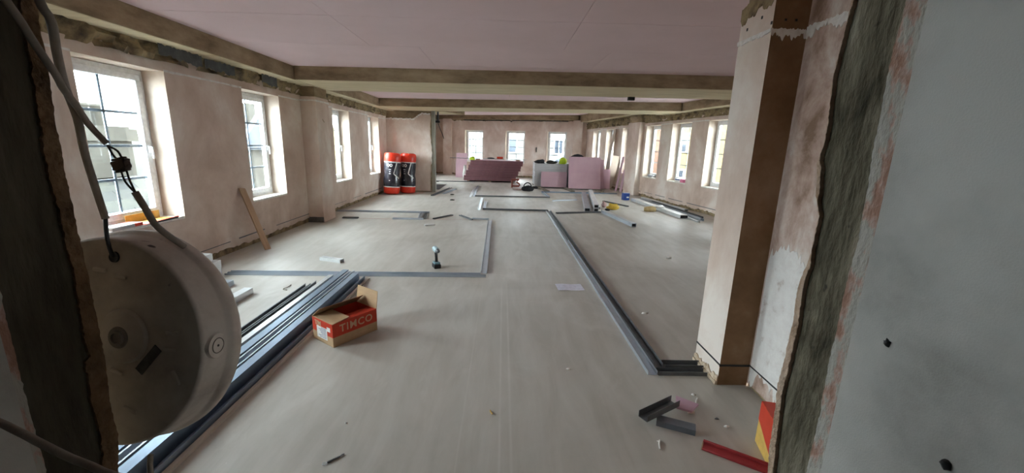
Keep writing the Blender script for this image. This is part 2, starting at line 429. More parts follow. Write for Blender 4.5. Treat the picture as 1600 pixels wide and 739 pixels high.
def ext_wall(name, frame, L_, holes, top=3.05, ptop=2.37, head=2.217, seed=1, rub=True, pbot=.075, band=True):
    m = MB(); grid_wall(m, L_, T_W, 0, top, holes)
    wl = m.build(name, [RUB, PL2], None, frame, 'structure')
    p = MB(); grid_wall(p, L_, .022, pbot, ptop, holes, d0=-.022, fine=.055, rag=(.06, .05), seed=seed)
    p.build('plaster_skin', [PL, PL2], wl)
    if rub: rubble(L_, ptop - .06, 2.6, .10, .09, seed + 5).build('broken_masonry_band', RUB, wl)
    if band:   # pale scrim along the window heads, interrupted by the openings
        x = 0
        for a, b, c, d in sorted(holes) + [(L_, L_, 0, 0)]:
            if a - x > .1: link('scrim_band', ragged_strip(a - x, head + .012, .016, .012, .06, .004, seed + int(x * 10)).data('scrim_band', SCR), wl, Matrix.Translation((x, -.022, 0)))
            x = b
    R = random.Random(seed); x = .2     # ragged dark chase line cut low on the wall
    while x < L_ - .5:
        ln = R.uniform(.5, 1.9); ln = min(ln, L_ - x - .05)
        link('chase_line', ragged_strip(ln, .165 + R.uniform(-.004, .004), R.choice((.006, .009, .016)), .004, .12, .002, int(x * 31)).data('chase_line', GALD), wl, Matrix.Translation((x, -.022, 0)))
        x += ln + R.uniform(.05, .5)
    return wl


# ------------------------------------------------------------------ floor and ceiling
mb = MB(); mb.box(-4.3, 7.0, -2.0, 22.6, -.25, 0)
floor = mb.build('floor', FLR, None, None, 'structure')


def zc(x): return 2.712 + .007 * x


mb = MB()
for y0, y1, up in ((-2.0, 13.0, 0), (13.0, 22.6, .24)):
    v = [(x, y, zc(x) + dz + up) for dz in (.014, .3) for y in (y0, y1) for x in (-4.3, 7.0)]
    mb.mesh(v, [(0, 2, 3, 1), (4, 5, 7, 6), (0, 1, 5, 4), (2, 6, 7, 3), (0, 4, 6, 2), (1, 3, 7, 5)])
ceil = mb.build('ceiling', RUB, None, None, 'structure')
R = random.Random(5)
for bay, (ya, yb, up) in enumerate(((.66, 7.06, 0), (8.30, 11.6, 0), (13.02, 21.6, .24))):
    y = ya
    while y < yb - .05:
        y2 = min(y + 1.2, yb); x = -3.48 + (R.choice((-1.2, 0)) if bay else (-.6 if int((y - ya) / 1.2) % 2 else 0))
        while x < 6.1:
            x1 = max(x, -3.48); x2 = min(x + 2.4, 6.2)
            if x2 - x1 > .05:
                q = MB(); dz = R.uniform(0, .0015); g = .0022
                vv = [(xx, yy, zc(xx) + zz + dz + up) for zz in (0, .0125) for yy in (y + g, y2 - g) for xx in (x1 + g, x2 - g)]
                q.mesh(vv, [(0, 2, 3, 1), (4, 5, 7, 6), (0, 1, 5, 4), (2, 6, 7, 3), (0, 4, 6, 2), (1, 3, 7, 5)])
                q.build('plasterboard', PNK, ceil)
            x += 2.4
        y += 1.2

CHALK = plain('red_chalk', (.42, .20, .17), .9)
for (x0, y0, x1, y1) in ((-2.92, 8.262, -2.26, 8.285), (-1.55, 8.33, -.65, 8.45)):
    d = Vector((x1 - x0, y1 - y0)); MB().box(0, d.length, -.008, .008, .0002, .0012).build('chalk_line', CHALK, floor, TR(x0, y0, 0, math.atan2(d.y, d.x)))
# ------------------------------------------------------------------ outer walls and windows
LW = [(3.77, 4.74), (6.07, 7.03), (9.15, 10.10), (11.49, 12.43), (15.2, 16.15), (17.5, 18.45), (1.45, 2.42)]  # last opening is an unseen window added to light the near end
holesL = [(a - .55, b - .55, .61, 2.217) for a, b in LW]
wallL = ext_wall('wall_left', F_LEFT, 21.5, holesL, seed=11)
for h in holesL: window(F_LEFT, *h)  # the last one is the added unseen window
RW = [(-.45, .50), (1.23, 2.19), (2.85, 3.77), (4.86, 5.66), (6.40, 7.25), (7.92, 8.82)]
holesR = [(9.75 - b, 9.75 - a, .64, 2.275) for a, b in RW]
wallR = ext_wall('wall_right', F_RIGHT, 17.2, holesR, head=2.275, ptop=2.42, seed=23)
for h in holesR: window(F_RIGHT, *h, handle='left', handle_on=False)
FW = [(-2.03, -1.07), (.10, 1.08), (2.18, 3.10)]
holesF = [(4.1 + a, 4.1 + b, .66, 2.225) for a, b in FW]
wallB = ext_wall('wall_back', F_FAR, 8.3, holesF, head=2.225, ptop=2.70, seed=31, band=False, rub=False)
for h in holesF: window(F_FAR, *h, handle_on=False)

# ------------------------------------------------------------------ concrete beams


def beam(name, poly_pts, za, zb, M=None):
    """poly in plan, soffit height given by za(x)"""
    n = len(poly_pts); mb = MB()
    v = [(x, y, za(x)) for x, y in poly_pts] + [(x, y, zb(x)) for x, y in poly_pts]
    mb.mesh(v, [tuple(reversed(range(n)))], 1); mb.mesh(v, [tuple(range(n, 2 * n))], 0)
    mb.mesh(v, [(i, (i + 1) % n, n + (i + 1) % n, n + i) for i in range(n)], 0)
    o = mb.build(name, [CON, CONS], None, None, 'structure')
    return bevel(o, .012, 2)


zs_ = lambda x: 2.50 + .007 * x
zt_ = lambda x: 2.76 + .007 * x


def rx(y, off):     # x of a line parallel to the right wall
    return 5.13 - .1301 * (y - 9.79) - off


zt2 = lambda x: 3.0 + .007 * x
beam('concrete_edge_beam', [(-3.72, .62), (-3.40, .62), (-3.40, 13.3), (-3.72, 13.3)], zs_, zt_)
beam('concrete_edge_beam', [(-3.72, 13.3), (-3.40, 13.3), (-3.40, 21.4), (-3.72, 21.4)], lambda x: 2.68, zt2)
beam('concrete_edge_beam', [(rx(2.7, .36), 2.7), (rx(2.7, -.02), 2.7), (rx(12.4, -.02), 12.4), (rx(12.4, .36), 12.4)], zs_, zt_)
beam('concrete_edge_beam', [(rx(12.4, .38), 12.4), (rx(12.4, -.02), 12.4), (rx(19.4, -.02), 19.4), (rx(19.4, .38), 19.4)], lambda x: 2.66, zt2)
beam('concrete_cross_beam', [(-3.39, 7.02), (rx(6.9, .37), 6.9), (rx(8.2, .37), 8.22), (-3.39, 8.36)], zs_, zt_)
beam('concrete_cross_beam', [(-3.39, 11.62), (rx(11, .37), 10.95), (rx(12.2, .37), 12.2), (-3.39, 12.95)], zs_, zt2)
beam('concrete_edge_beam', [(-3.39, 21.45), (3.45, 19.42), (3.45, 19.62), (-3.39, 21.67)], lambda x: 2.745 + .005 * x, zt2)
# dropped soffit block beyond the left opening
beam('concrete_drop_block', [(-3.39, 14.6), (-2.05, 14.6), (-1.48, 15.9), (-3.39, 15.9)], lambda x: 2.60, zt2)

MB().box(-.06, .06, -.04, .04, -.06, 0).build('beam_socket', BLK, bpy.data.objects['concrete_cross_beam'], TR(2.44, 8.20, 2.516))
for s_, l_, z_ in ((4.05, .62, 2.425), (4.72, .55, 2.405), (5.9, .40, 2.42)):
    link('dark_flashing', ragged_strip(l_, z_, .10, .05, .03, .004, int(s_ * 10), jt=.3).data('dark_flashing', noise_mat('torn_grey_membrane', [(.05, .055, .06), (.13, .135, .14)], 9, 6, .7, .4)), wallL, TR(s_, -.112, 0))
# ------------------------------------------------------------------ piers


def pier(name, poly, z1, mats, brk=None, band=None, seed=1):
    n = len(poly); mb = MB()
    mb.prism(poly, .0, z1)
    o = mb.build(name, mats, None, None, 'structure'); bevel(o, .006, 2)
    return o


p = pier('plaster_pier', [(-3.70, 7.75), (-3.40, 7.75), (-3.40, 8.30), (-3.70, 8.30)], 2.30, [PL])
mb = MB(); mb.prism([(-3.69, 7.77), (-3.42, 7.77), (-3.42, 8.28), (-3.69, 8.28)], 2.30, 2.505); mb.build('concrete_head', CON, p)
q = ragged_strip(.30, 2.235, .022, .012, .05, .008, 4).data('scrim_band', SCR); link('scrim_band', q, p, TR(-3.70, 7.75, 0))
q = ragged_strip(.55, 2.235, .022, .012, .05, .008, 5).data('scrim_band', SCR); link('scrim_band', q, p, TR(-3.40, 7.75, 0, rad(90)))
q = ragged_strip(.30, .05, .11, .02, .05, .004, 6).data('broken_base', GALD); link('broken_base', q, p, TR(-3.70, 7.75, 0))
q = ragged_strip(.09, 0, .016, .006, .02, .004, 7).data('plaster_chip', RUB); link('plaster_chip', q, p, TR(-3.40, 7.98, 1.92, rad(90), 0, rad(35)))
# right hand far pier
uR = Vector((-.129, .9917)); oR = Vector((5.13, 9.79)); nR = Vector((-.9917, -.129))


def RP(s_, d): v_ = oR + uR * s_ + nR * d; return (v_.x, v_.y)


p = pier('plaster_pier', [RP(3.93, 0), RP(4.80, 0), RP(4.80, .20), RP(3.93, .20)], 2.40, [PL])
mb = MB(); mb.prism([RP(3.96, 0), RP(4.77, 0), RP(4.77, .17), RP(3.96, .17)], 2.40, 2.60); mb.build('concrete_head', CON, p)
pier('plaster_pier', [RP(-1.1, 0), RP(-.55, 0), RP(-.55, .22), RP(-1.1, .22)], 2.6, [PL])
# boxed corners at the back wall
pier('corner_boxing', [(-3.05, 21.05), (-2.62, 20.95), (-2.62, 21.5), (-3.05, 21.6)], 2.74, [PL])
p = pier('corner_boxing', [(3.22, 19.40), (3.62, 19.28), (3.7, 19.6), (3.30, 19.72)], 2.74, [PL])
# ------------------------------------------------------------------ stub wall with broken plaster and concrete end
mb = MB(); mb.box(-3.70, -2.27, 13.22, 13.40, 0, 2.50)
stub = mb.build('wall_stub', CON, None, None, 'structure')
R = random.Random(9); mb = MB(); n = 26; xs = [-3.70 + 1.40 * i / n for i in range(n + 1)]
tops = [2.27 if x < -2.85 else (2.27 + (x + 2.85) / .28 * .17 if x < -2.57 else 2.44) for x in xs]
tops = [t_ + R.uniform(-.012, .012) for t_ in tops]
for i in range(n):
    a, b = xs[i], xs[i + 1]
    mb.face([(a, 13.2, .03), (b, 13.2, .03), (b, 13.2, tops[i + 1]), (a, 13.2, tops[i])])
    mb.face([(a, 13.2, tops[i]), (b, 13.2, tops[i + 1]), (b, 13.22, tops[i + 1]), (a, 13.22, tops[i])])
zz = [.03 + 2.41 * i / 30 for i in range(31)]; ex = [-2.30 + R.uniform(-.012, .02) + (.035 if .9 < z < 1.5 else 0) for z in zz]
for i in range(30):
    mb.face([(-2.30, 13.2, zz[i]), (ex[i], 13.2, zz[i]), (ex[i + 1], 13.2, zz[i + 1]), (-2.30, 13.2, zz[i + 1])])
    mb.face([(ex[i], 13.2, zz[i]), (ex[i], 13.22, zz[i]), (ex[i + 1], 13.22, zz[i + 1]), (ex[i + 1], 13.2, zz[i + 1])])
mb.build('plaster_skin', PL, stub)
mb = MB()
for i in range(n):
    a, b = xs[i], xs[i + 1]; mb.box(a, b, 13.188, 13.2, tops[i] - .03 - R.uniform(0, .02), tops[i] + R.uniform(-.004, .006))
mb.build('scrim_band', SCR, stub)
mb = MB(); mb.box(-2.275, -2.165, 13.24, 13.40, 0, 2.52)
o = mb.build('concrete_column', noise_mat('grey_column_concrete', [(.26, .25, .21), (.36, .345, .295)], 4, 8, .9, .3, stretch=(2, 2, .5)), None, None, 'structure')
bevel(o, .01, 2)

# ------------------------------------------------------------------ near right pier and its return wall
X0, X1, Y0 = 1.487, 1.690, 2.45
mb = MB()
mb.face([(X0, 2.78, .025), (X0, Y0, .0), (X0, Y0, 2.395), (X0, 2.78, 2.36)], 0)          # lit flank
mb.face([(X0, Y0, .0), (X1, Y0, .0), (X1, Y0, 2.40), (X0, Y0, 2.395)], 1)                 # front, its shade put into the darker brown
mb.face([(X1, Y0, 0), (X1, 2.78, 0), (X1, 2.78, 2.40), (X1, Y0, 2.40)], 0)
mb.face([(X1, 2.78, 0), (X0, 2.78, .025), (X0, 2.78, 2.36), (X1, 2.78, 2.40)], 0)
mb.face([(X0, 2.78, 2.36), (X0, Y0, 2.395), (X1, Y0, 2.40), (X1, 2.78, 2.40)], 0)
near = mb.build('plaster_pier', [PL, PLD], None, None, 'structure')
mb = MB(); mb.box(X0 + .02, X1 + .02, Y0 + .015, 2.76, 2.38, 2.80); mb.build('concrete_head', CON, near)
link('scrim_band', ragged_strip(.335, 2.222, .016, .014, .006, .006, 41).data('scrim_band', SCR), near, TR(X0, 2.785, 0, rad(-90)))
link('scrim_band', ragged_strip(.21, 2.222, .016, .045, .006, .004, 42).data('scrim_band', SCR), near, TR(X0 - .004, Y0, 0))
link('datum_line', ragged_strip(.335, .150, .012, .003, .03, .0025, 43).data('datum_line', BLK), near, TR(X0, 2.785, 0, rad(-90)))
link('datum_line', ragged_strip(.21, .146, .014, .003, .03, .0025, 44).data('datum_line', BLK), near, TR(X0 - .003, Y0, 0))
SPL = noise_mat('splintered_base', [(.40, .29, .19), (.66, .56, .44)], 30, 6, .9)
link('broken_base', ragged_strip(.335, .046, .03, .03, .012, .008, 49, jt=.7).data('broken_base', SPL), near, TR(X0, 2.785, 0, rad(-90)))
link('broken_base', ragged_strip(.335, .016, .022, .006, .012, .016, 50, jt=.9).data('broken_base', SPL), near, TR(X0, 2.785, 0, rad(-90)))
link('broken_top', ragged_strip(.335, 2.40, .06, .05, .012, .004, 51, drift=lambda s_: .03 - .2 * max(0, .2 - s_)).data('broken_top', RUB), near, TR(X0, 2.785, 0, rad(-90)))
for i, (dy, dz) in enumerate(((.06, 2.285), (.20, 2.315), (.30, 2.26))):
    q = MB().box(-.003, .003, -.006, .006, -.008, .008); q.build('nail_hole', BLK, near, TR(X0, 2.76 - dy, dz))
for dx in (.07, .13): MB().box(-.006, .006, -.003, .003, -.006, .006).build('nail_hole', BLK, near, TR(X0 + dx, Y0, 2.275))
# return wall running back to the doorway
mb = MB(); grid_wall(mb, 1.80, .14, 0, 2.75, [], fine=.2)
ret = mb.build('wall_return', [RUB, PLN], None, Matrix.Translation((X1 + .012, Y0, 0)) @ Matrix.Rotation(rad(-90), 4, 'Z'), 'structure')
mb = MB(); grid_wall(mb, 1.80, .012, .02, 2.45, [], d0=-.012, fine=.06, rag=(.012, .03), seed=6); mb.build('plaster_skin', PLN, ret)
link('scrim_band', ragged_strip(1.2, 2.232, .026, .05, .01, .005, 46).data('scrim_band', SCR), ret, Matrix.Translation((0, -.012, 0)))
link('datum_line', ragged_strip(1.2, .150, .011, .003, .04, .0025, 47).data('datum_line', BLK), ret, Matrix.Translation((0, -.012, 0)))
link('painted_patch', ragged_strip(.62, .5, .86, .10, .012, .002, 48, jt=.35, drift=lambda s_: .10 * sin(s_ * 9) - .12 * s_).data('painted_patch', noise_mat('flaking_white_paint', [(.52, .46, .42), (.72, .70, .68), (.78, .77, .75)], 12, 9, .85, .35, pos=[.3, .42, .6])), ret, Matrix.Translation((.015, -.012, 0)))
# hidden partition closing the room behind the pier
mb = MB(); mb.box(X1 + .01, rx(2.7, -.2), 2.56, 2.76, 0, 2.8); mb.build('wall_near', PL, None, None, 'structure')

# ------------------------------------------------------------------ doorway the camera looks through
mb = MB()
mb.box(-4.0, -.668, .50, .612, 0, 2.8); mb.box(.525, 1.72, .54, .615, 0, 2.8); mb.box(-.668, .525, .50, .612, 2.12, 2.8)
front = mb.build('wall_front', CON, None, None, 'structure')


def jag(y0, y1, x0, x1, z0=0.0, z1=2.12, jl=.0, jr=.0, step=.02, seed=1, slow=.0, dl=None, dr=None):
    """plate in a jamb: x0..x1 thick, y0 and y1 edges ragged by jl and jr"""
    R = random.Random(seed); n = int((z1 - z0) / step); mb = MB(); E = []; s1 = s2 = 0
    for i in range(n + 1):
        s1 = max(-1, min(1, s1 + R.uniform(-.35, .35))); s2 = max(-1, min(1, s2 + R.uniform(-.35, .35)))
        z = z0 + (z1 - z0) * i / n
        E.append((y0 + R.uniform(-1, 1) * jl * .45 + s1 * (jl + slow) + (dl(z) if dl else 0), y1 + R.uniform(-1, 1) * jr * .45 + s2 * (jr + slow) + (dr(z) if dr else 0), z))
    for (a, b, z), (c, d, k) in zip(E, E[1:]):
        mb.face([(x0, a, z), (x0, b, z), (x0, d, k), (x0, c, k)]); mb.face([(x1, a, z), (x1, c, k), (x1, d, k), (x1, b, z)])
        mb.face([(x0, a, z), (x0, c, k), (x1, c, k), (x1, a, z)]); mb.face([(x0, b, z), (x1, b, z), (x1, d, k), (x0, d, k)])
    for (a, b, z) in (E[0], E[-1]): mb.face([(x0, a, z), (x0, b, z), (x1, b, z), (x1, a, z)])
    return mb


def lerp(P):
    def f(z):
        if z <= P[0][0]: return P[0][1]
        for (a, x), (b, y) in zip(P, P[1:]):
            if z <= b: return x + (y - x) * (z - a) / (b - a)
        return P[-1][1]
    return f


# right jamb: white hall wall, patchy skim, raw concrete, broken plaster rim
edge_r = lerp([(.97, .6226), (1.03, .630), (1.147, .640), (1.274, .632), (1.34, .634), (1.39, .6245), (1.455, .620), (1.485, .636), (1.535, .646), (1.56, .640), (1.59, .6395), (1.665, .6465), (1.77, .6395)])
skim_r = lerp([(1.05, .5463), (1.164, .5451), (1.25, .548), (1.36, .5523), (1.43, .5475), (1.56, .5553), (1.674, .5557), (1.74, .5526)])
thick_r = lerp([(1.0, .014), (1.15, .016), (1.26, .015), (1.30, .012), (1.38, .010), (1.40, .002), (1.475, .002), (1.49, .009), (1.53, .010), (1.55, .002), (2.0, .0015)])
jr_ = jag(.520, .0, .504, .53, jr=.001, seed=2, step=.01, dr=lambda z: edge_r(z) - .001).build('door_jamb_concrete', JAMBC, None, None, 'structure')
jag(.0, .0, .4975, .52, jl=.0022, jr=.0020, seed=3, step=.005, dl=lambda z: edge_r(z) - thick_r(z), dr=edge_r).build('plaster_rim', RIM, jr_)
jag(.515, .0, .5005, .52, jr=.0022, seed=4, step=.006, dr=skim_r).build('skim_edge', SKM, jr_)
mb = MB(); mb.box(.50, .62, -1.6, .523, 0, 2.8); hall_r = mb.build('wall_hall_right', WHT, None, None, 'structure')
# left jamb
edge_l = lerp([(.98, .604), (1.05, .617), (1.13, .6157), (1.19, .6192), (1.26, .619), (1.34, .6207), (1.41, .6187), (1.49, .6177), (1.62, .6226), (1.68, .6265), (1.73, .6278)])
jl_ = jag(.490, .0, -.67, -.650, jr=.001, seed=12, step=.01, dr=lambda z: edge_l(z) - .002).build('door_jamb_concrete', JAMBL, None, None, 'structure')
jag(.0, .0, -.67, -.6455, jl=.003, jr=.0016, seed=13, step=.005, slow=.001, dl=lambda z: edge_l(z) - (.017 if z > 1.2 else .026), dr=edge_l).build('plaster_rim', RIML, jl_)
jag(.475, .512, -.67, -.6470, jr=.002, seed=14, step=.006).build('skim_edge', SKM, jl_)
mb = MB(); mb.box(-.80, -.646, -1.6, .500, 0, 2.8); mb.build('wall_hall_left', WHT, None, None, 'structure')
mb = MB(); mb.box(-.8, .62, -1.75, -1.6, 0, 2.8); mb.build('wall_hall_back', WHT, None, None, 'structure')

#OBJECTS
# ================================================================== objects


def channel(L_, wd, h, t=.0022, lip=0.0):
    """steel channel along +y, web on z=0, flanges up; lip makes it a C stud"""
    mb = MB(); mb.box(-wd / 2, wd / 2, 0, L_, 0, t); mb.box(-wd / 2, -wd / 2 + t, 0, L_, t, h); mb.box(wd / 2 - t, wd / 2, 0, L_, t, h)
    if lip: mb.box(-wd / 2 + t, -wd / 2 + lip, 0, L_, h - t, h); mb.box(wd / 2 - lip, wd / 2 - t, 0, L_, h - t, h)
    return mb


def lay(name, p0, p1, wd, h, mat, label, cat='track', group=None, z=0.0, lip=0.0, flip=False, t=.0022, roll=0.0):
    p0 = Vector((*p0, z)); p1 = Vector((*p1, z)) if len(p1) == 2 else Vector(p1); d = p1 - p0; L_ = d.length
    rz = math.atan2(d.y, d.x) - pi / 2; el = math.asin(d.z / L_)
    M = Matrix.Translation(p0) @ Matrix.Rotation(rz, 4, 'Z') @ Matrix.Rotation(el, 4, 'X') @ Matrix.Rotation(roll, 4, 'Y')
    if flip: M = M @ Matrix.Translation((0, 0, h)) @ Matrix.Rotation(pi, 4, 'Y')
    o = channel(L_, wd, h, t, lip).build(name, mat, None, M)
    return tag(o, label, cat, group)


TG = 'steel floor tracks of the partition layout'
S = GAL
# double run along the right of the walkway, then its return to the near pier
lay('floor_track', (1.085, 2.56), (1.095, 9.72), .068, .030, S, 'long steel floor track, left one of the pair running down the walkway', group=TG, t=.003)
lay('floor_track', (1.163, 2.66), (1.150, 9.80), .068, .034, GALD, 'long steel floor track, right one of the pair running down the walkway', group=TG, t=.003)
lay('floor_track', (1.125, 2.585), (1.485, 2.585), .060, .028, GALD, 'short dark track of the corner at the near pier, nearer one', group=TG, t=.003)
lay('floor_track', (1.20, 2.668), (1.484, 2.668), .075, .038, GALD, 'short dark track of the corner at the near pier, farther one', group=TG, t=.003)
# bay on the left
lay('floor_track', (-3.17, 4.558), (-.175, 4.665), .055, .020, S, 'front track of the left bay, nearer one of the pair across the floor', group=TG)
lay('floor_track', (-3.17, 4.620), (-.245, 4.725), .055, .022, S, 'front track of the left bay, farther one of the pair across the floor', group=TG)
lay('floor_track', (-.205, 4.79), (-.245, 8.36), .075, .034, S, 'side track of the left bay running beside the walkway', group=TG, t=.003)
lay('floor_track', (-.28, 8.46), (-.62, 8.48), .060, .028, S, 'short piece of track at the back right corner of the left bay', group=TG)
lay('floor_track', (-2.24, 8.28), (-1.62, 8.30), .070, .028, S, 'piece of track on the red line at the back of the left bay', group=TG)
lay('floor_track', (-3.24, 8.24), (-2.93, 8.26), .070, .028, GALD, 'dark short track by the foot of the left wall pier', group=TG)
lay('floor_track', (-1.70, 8.30), (-1.80, 9.05), .068, .030, S, 'left one of two short tracks at the jog in the left bay', group=TG)
lay('floor_track', (-1.60, 8.34), (-1.70, 9.08), .068, .030, GALD, 'right one of two short tracks at the jog in the left bay', group=TG)
lay('floor_track', (-3.67, 9.06), (-1.64, 9.13), .072, .032, S, 'track running from the left wall to the jog behind the bay', group=TG)
lay('loose_channel', (-1.42, 8.36), (-1.09, 8.88), .045, .025, GALD, 'loose offcut lying askew at the back of the left bay, left one', group=TG)
lay('loose_channel', (-.93, 8.88), (-.62, 8.36), .045, .025, GALD, 'loose offcut lying askew at the back of the left bay, right one', group=TG)
# middle
lay('floor_track', (-.555, 9.72), (-.590, 12.1), .075, .034, GALW, 'bright short track left of the middle bay', group=TG, t=.003)
lay('floor_track', (-.435, 9.84), (-.450, 11.3), .068, .030, S, 'dull short track beside the bright one at the middle bay', group=TG, t=.003)
lay('floor_track', (-.47, 9.80), (1.115, 9.80), .085, .034, GALD, 'front track of the middle bay meeting the long pair', group=TG, t=.003)
lay('floor_track', (-.95, 12.15), (-1.005, 15.15), .068, .030, GALW, 'left one of two tracks running back towards the pink stack', group=TG, t=.003)
lay('floor_track', (-.86, 12.30), (-.930, 15.55), .068, .030, S, 'right one of two tracks running back towards the pink stack', group=TG, t=.003)
lay('floor_track', (-.83, 12.36), (1.46, 12.48), .075, .032, GALD, 'track across the floor in front of the black bag', group=TG, t=.003)
lay('floor_track', (1.43, 12.53), (1.36, 13.80), .085, .034, S, 'short return track in front of the grey board stack', group=TG, t=.003)
lay('floor_track', (1.34, 13.90), (3.95, 13.96), .085, .034, GAL2, 'far track running to the right wall pier', group=TG, t=.003)
lay('floor_track', (-2.95, 16.98), (-1.16, 17.12), .075, .030, GALD, 'thin far track in front of the leaning pink offcut', group=TG, t=.003)
lay('loose_channel', (1.46, 11.70), (2.22, 12.05), .045, .025, S, 'loose offcut lying left of the boxed stud stack', group=TG)
lay('floor_track', (1.28, 9.46), (2.42, 9.80), .075, .032, GALD, 'track below the boxed stud stack', group=TG, t=.003)
lay('loose_channel', (-2.10, 12.18), (-1.83, 14.5), .075, .032, GALD, 'loose track leading back past the stub wall end, left one', group=TG, t=.003)
lay('loose_channel', (-1.85, 12.75), (-1.62, 14.2), .060, .028, S, 'loose track leading back past the stub wall end, right one', group=TG, t=.003)

# ---- studs near the lamp
SG = 'long steel studs lying in the bundle beside the box'
spec = [(-1.600, -1.580, 4.46, .0, .070, GAL2, False), (-1.680, -1.660, 4.50, .0, .070, GALD, True), (-1.760, -1.740, 4.47, .0, .070, GAL2, False),
        (-1.840, -1.820, 4.42, .0, .070, GALD, True), (-1.920, -1.900, 4.34, .0, .070, GAL2, True), (-1.995, -1.978, 4.26, .0, .060, GALD, False), (-2.070, -2.050, 4.17, .0, .060, GALD, False),
        (-1.652, -1.625, 4.40, .052, .062, GAL2, True), (-1.730, -1.700, 4.49, .052, .058, GAL, False), (-1.808, -1.780, 4.52, .052, .062, GAL2, True), (-1.890, -1.866, 4.32, .052, .050, GALW, True)]
names = ['outermost dull steel stud of the bundle, along its right edge', 'dark steel stud lying web up, second from the right edge of the bundle',
         'open steel stud in the middle of the bundle on the floor', 'dark steel stud lying under the left side of the bundle',
         'bluish steel stud on the floor near the left edge of the bundle', 'dark open steel stud, second from the left edge of the bundle', 'dark open steel stud along the left edge of the bundle',
         'bluish stud on top of the bundle at its right side, next to the box', 'open steel stud on top of the bundle, second from its right side', 'longest bluish stud on top of the bundle',
         'brightest steel stud on top of the bundle towards the lamp']
for (x0, x1, y1, z, wd, m, fl), lb in zip(spec, names):
    lay('metal_stud', (x0, .95), (x1, y1), wd, .050, m, lb, 'stud', SG, z=z, lip=.010, flip=fl)
o = MB().box(-.014, .014, 0, 3.5, 0, .018).build('timber_batten', noise_mat('bleached_batten', [(.48, .42, .36), (.62, .57, .51)], 4, 6, .8, stretch=(6, .5, 6)), None, TR(-1.545, 1.0, 0, rad(-.42)))
tag(o, 'pale thin batten lying along the right edge of the steel bundle', 'batten')
# single stud and small stack behind the lamp
lay('metal_stud', (-2.60, 2.2), (-2.56, 3.98), .085, .060, GALW, 'single bright stud lying apart behind the round lamp', 'stud', lip=.012, flip=True)
lay('metal_stud', (-2.93, 2.5), (-2.90, 4.22), .080, .055, S, 'short stud on the floor between the lamp and the white bundle', 'stud', lip=.012, flip=True)
WG = 'boxed white steel studs stacked behind the lamp'
k = 0
for z, xs in ((0, (-3.255, -3.375)), (.090, (-3.25, -3.37)), (.180, (-3.30, -3.42))):
    for x in xs:
        mb = MB(); mb.box(-.055, .055, 0, 2.0, 0, .088); mb.box(-.046, .046, 1.999, 2.002, .008, .080, 1)
        o = mb.build('boxed_stud', [GALW, GAL], None, TR(x, 2.54 + (.02 if k % 2 else 0) - (.05 if z > .1 else 0), z)); bevel(o, .006, 2)
        tag(o, ['right', 'left'][k % 2] + ' white boxed stud ' + ['on the floor, lowest', 'in the middle layer', 'in the top layer'][k // 2] + ' of the small stack behind the lamp', 'stud', WG); k += 1

# ---- cardboard box
bx = thing('cardboard_box', 'open red and brown cardboard screw box with white lettering beside the steel bundle', 'box', (-1.262, 2.875, 0), rad(54))
LB, WB, HB = .400, .275, .185
mb = MB(); hz = HB * .42
for (x0, x1, y0, y1) in ((0, LB, 0, .004), (0, LB, WB - .004, WB), (0, .004, .004, WB - .004), (LB - .004, LB, .004, WB - .004)):
    mb.box(x0, x1, y0, y1, 0, hz, 0); mb.box(x0, x1, y0, y1, hz, HB, 1)
mb.box(0, LB, 0, WB, 0, .004, 0)
mb.build('box_body', [CRD, RED], bx)


def flap(name, w_, d_, hinge, rz, tilt, m_out, m_in):
    mb = MB(); v = [(0, 0, 0), (w_, 0, 0), (w_ - .004, d_, 0), (.004, d_, 0)]
    mb.mesh(v + [(x, y, .004) for x, y, z in v], [(3, 2, 1, 0)], 1); mb.mesh(v + [(x, y, .004) for x, y, z in v], [(4, 5, 6, 7), (0, 1, 5, 4), (1, 2, 6, 5), (2, 3, 7, 6), (3, 0, 4, 7)], 0)
    return mb.build(name, [m_out, m_in], bx, Matrix.Translation(hinge) @ Matrix.Rotation(rz, 4, 'Z') @ Matrix.Rotation(tilt, 4, 'X'))


CRDI = noise_mat('dark_box_inside', [(.27, .18, .11), (.33, .225, .14)], 6, 3, .9)
flap('box_flap', LB, .135, (0, 0.001, HB), 0, rad(-9), RED, CRD)['label'] = 'red front flap folded inwards'
flap('box_flap', WB, .150, (.001, WB, HB), rad(-90), rad(6), CRD, CRD)['label'] = 'brown end flap folded inwards'
flap('box_flap', LB, .135, (LB, WB - .002, HB), rad(180), rad(38), CRD, CRDI)['label'] = 'brown back flap standing half open'
flap('box_flap', WB, .150, (LB - .001, 0, HB), rad(90), rad(98), CRD, CRD)['label'] = 'brown end flap standing upright'


def text(s_, size, mat, parent, M, name='lettering', off=.0, ext=.0006, align='CENTER', sx=1.0):
    c = bpy.data.curves.new(name, 'FONT'); c.body = s_; c.size = size; c.align_x = align; c.extrude = ext; c.offset = off; c.resolution_u = 3
    c.space_character = sx
    c.materials.append(mat); tmp = bpy.data.objects.new('lettering_curve', c); me = bpy.data.meshes.new_from_object(tmp); bpy.data.objects.remove(tmp)
    return link(name, me, parent, M)


# front face (y=0, facing -y)
text('TIMCO', .086, TAN, bx, Matrix.Translation((LB * .52, -.0008, HB * .57)) @ Matrix.Rotation(pi / 2, 4, 'X'), off=.0011, sx=1.15)
q = MB()
for i, wd in enumerate((.12, .17, .15)): q.box(LB * .62 - wd / 2, LB * .62 + wd / 2, -.0008, 0, .040 - i * .011, .043 - i * .011)
q.build('small_print', TAN, bx, kind='stuff')
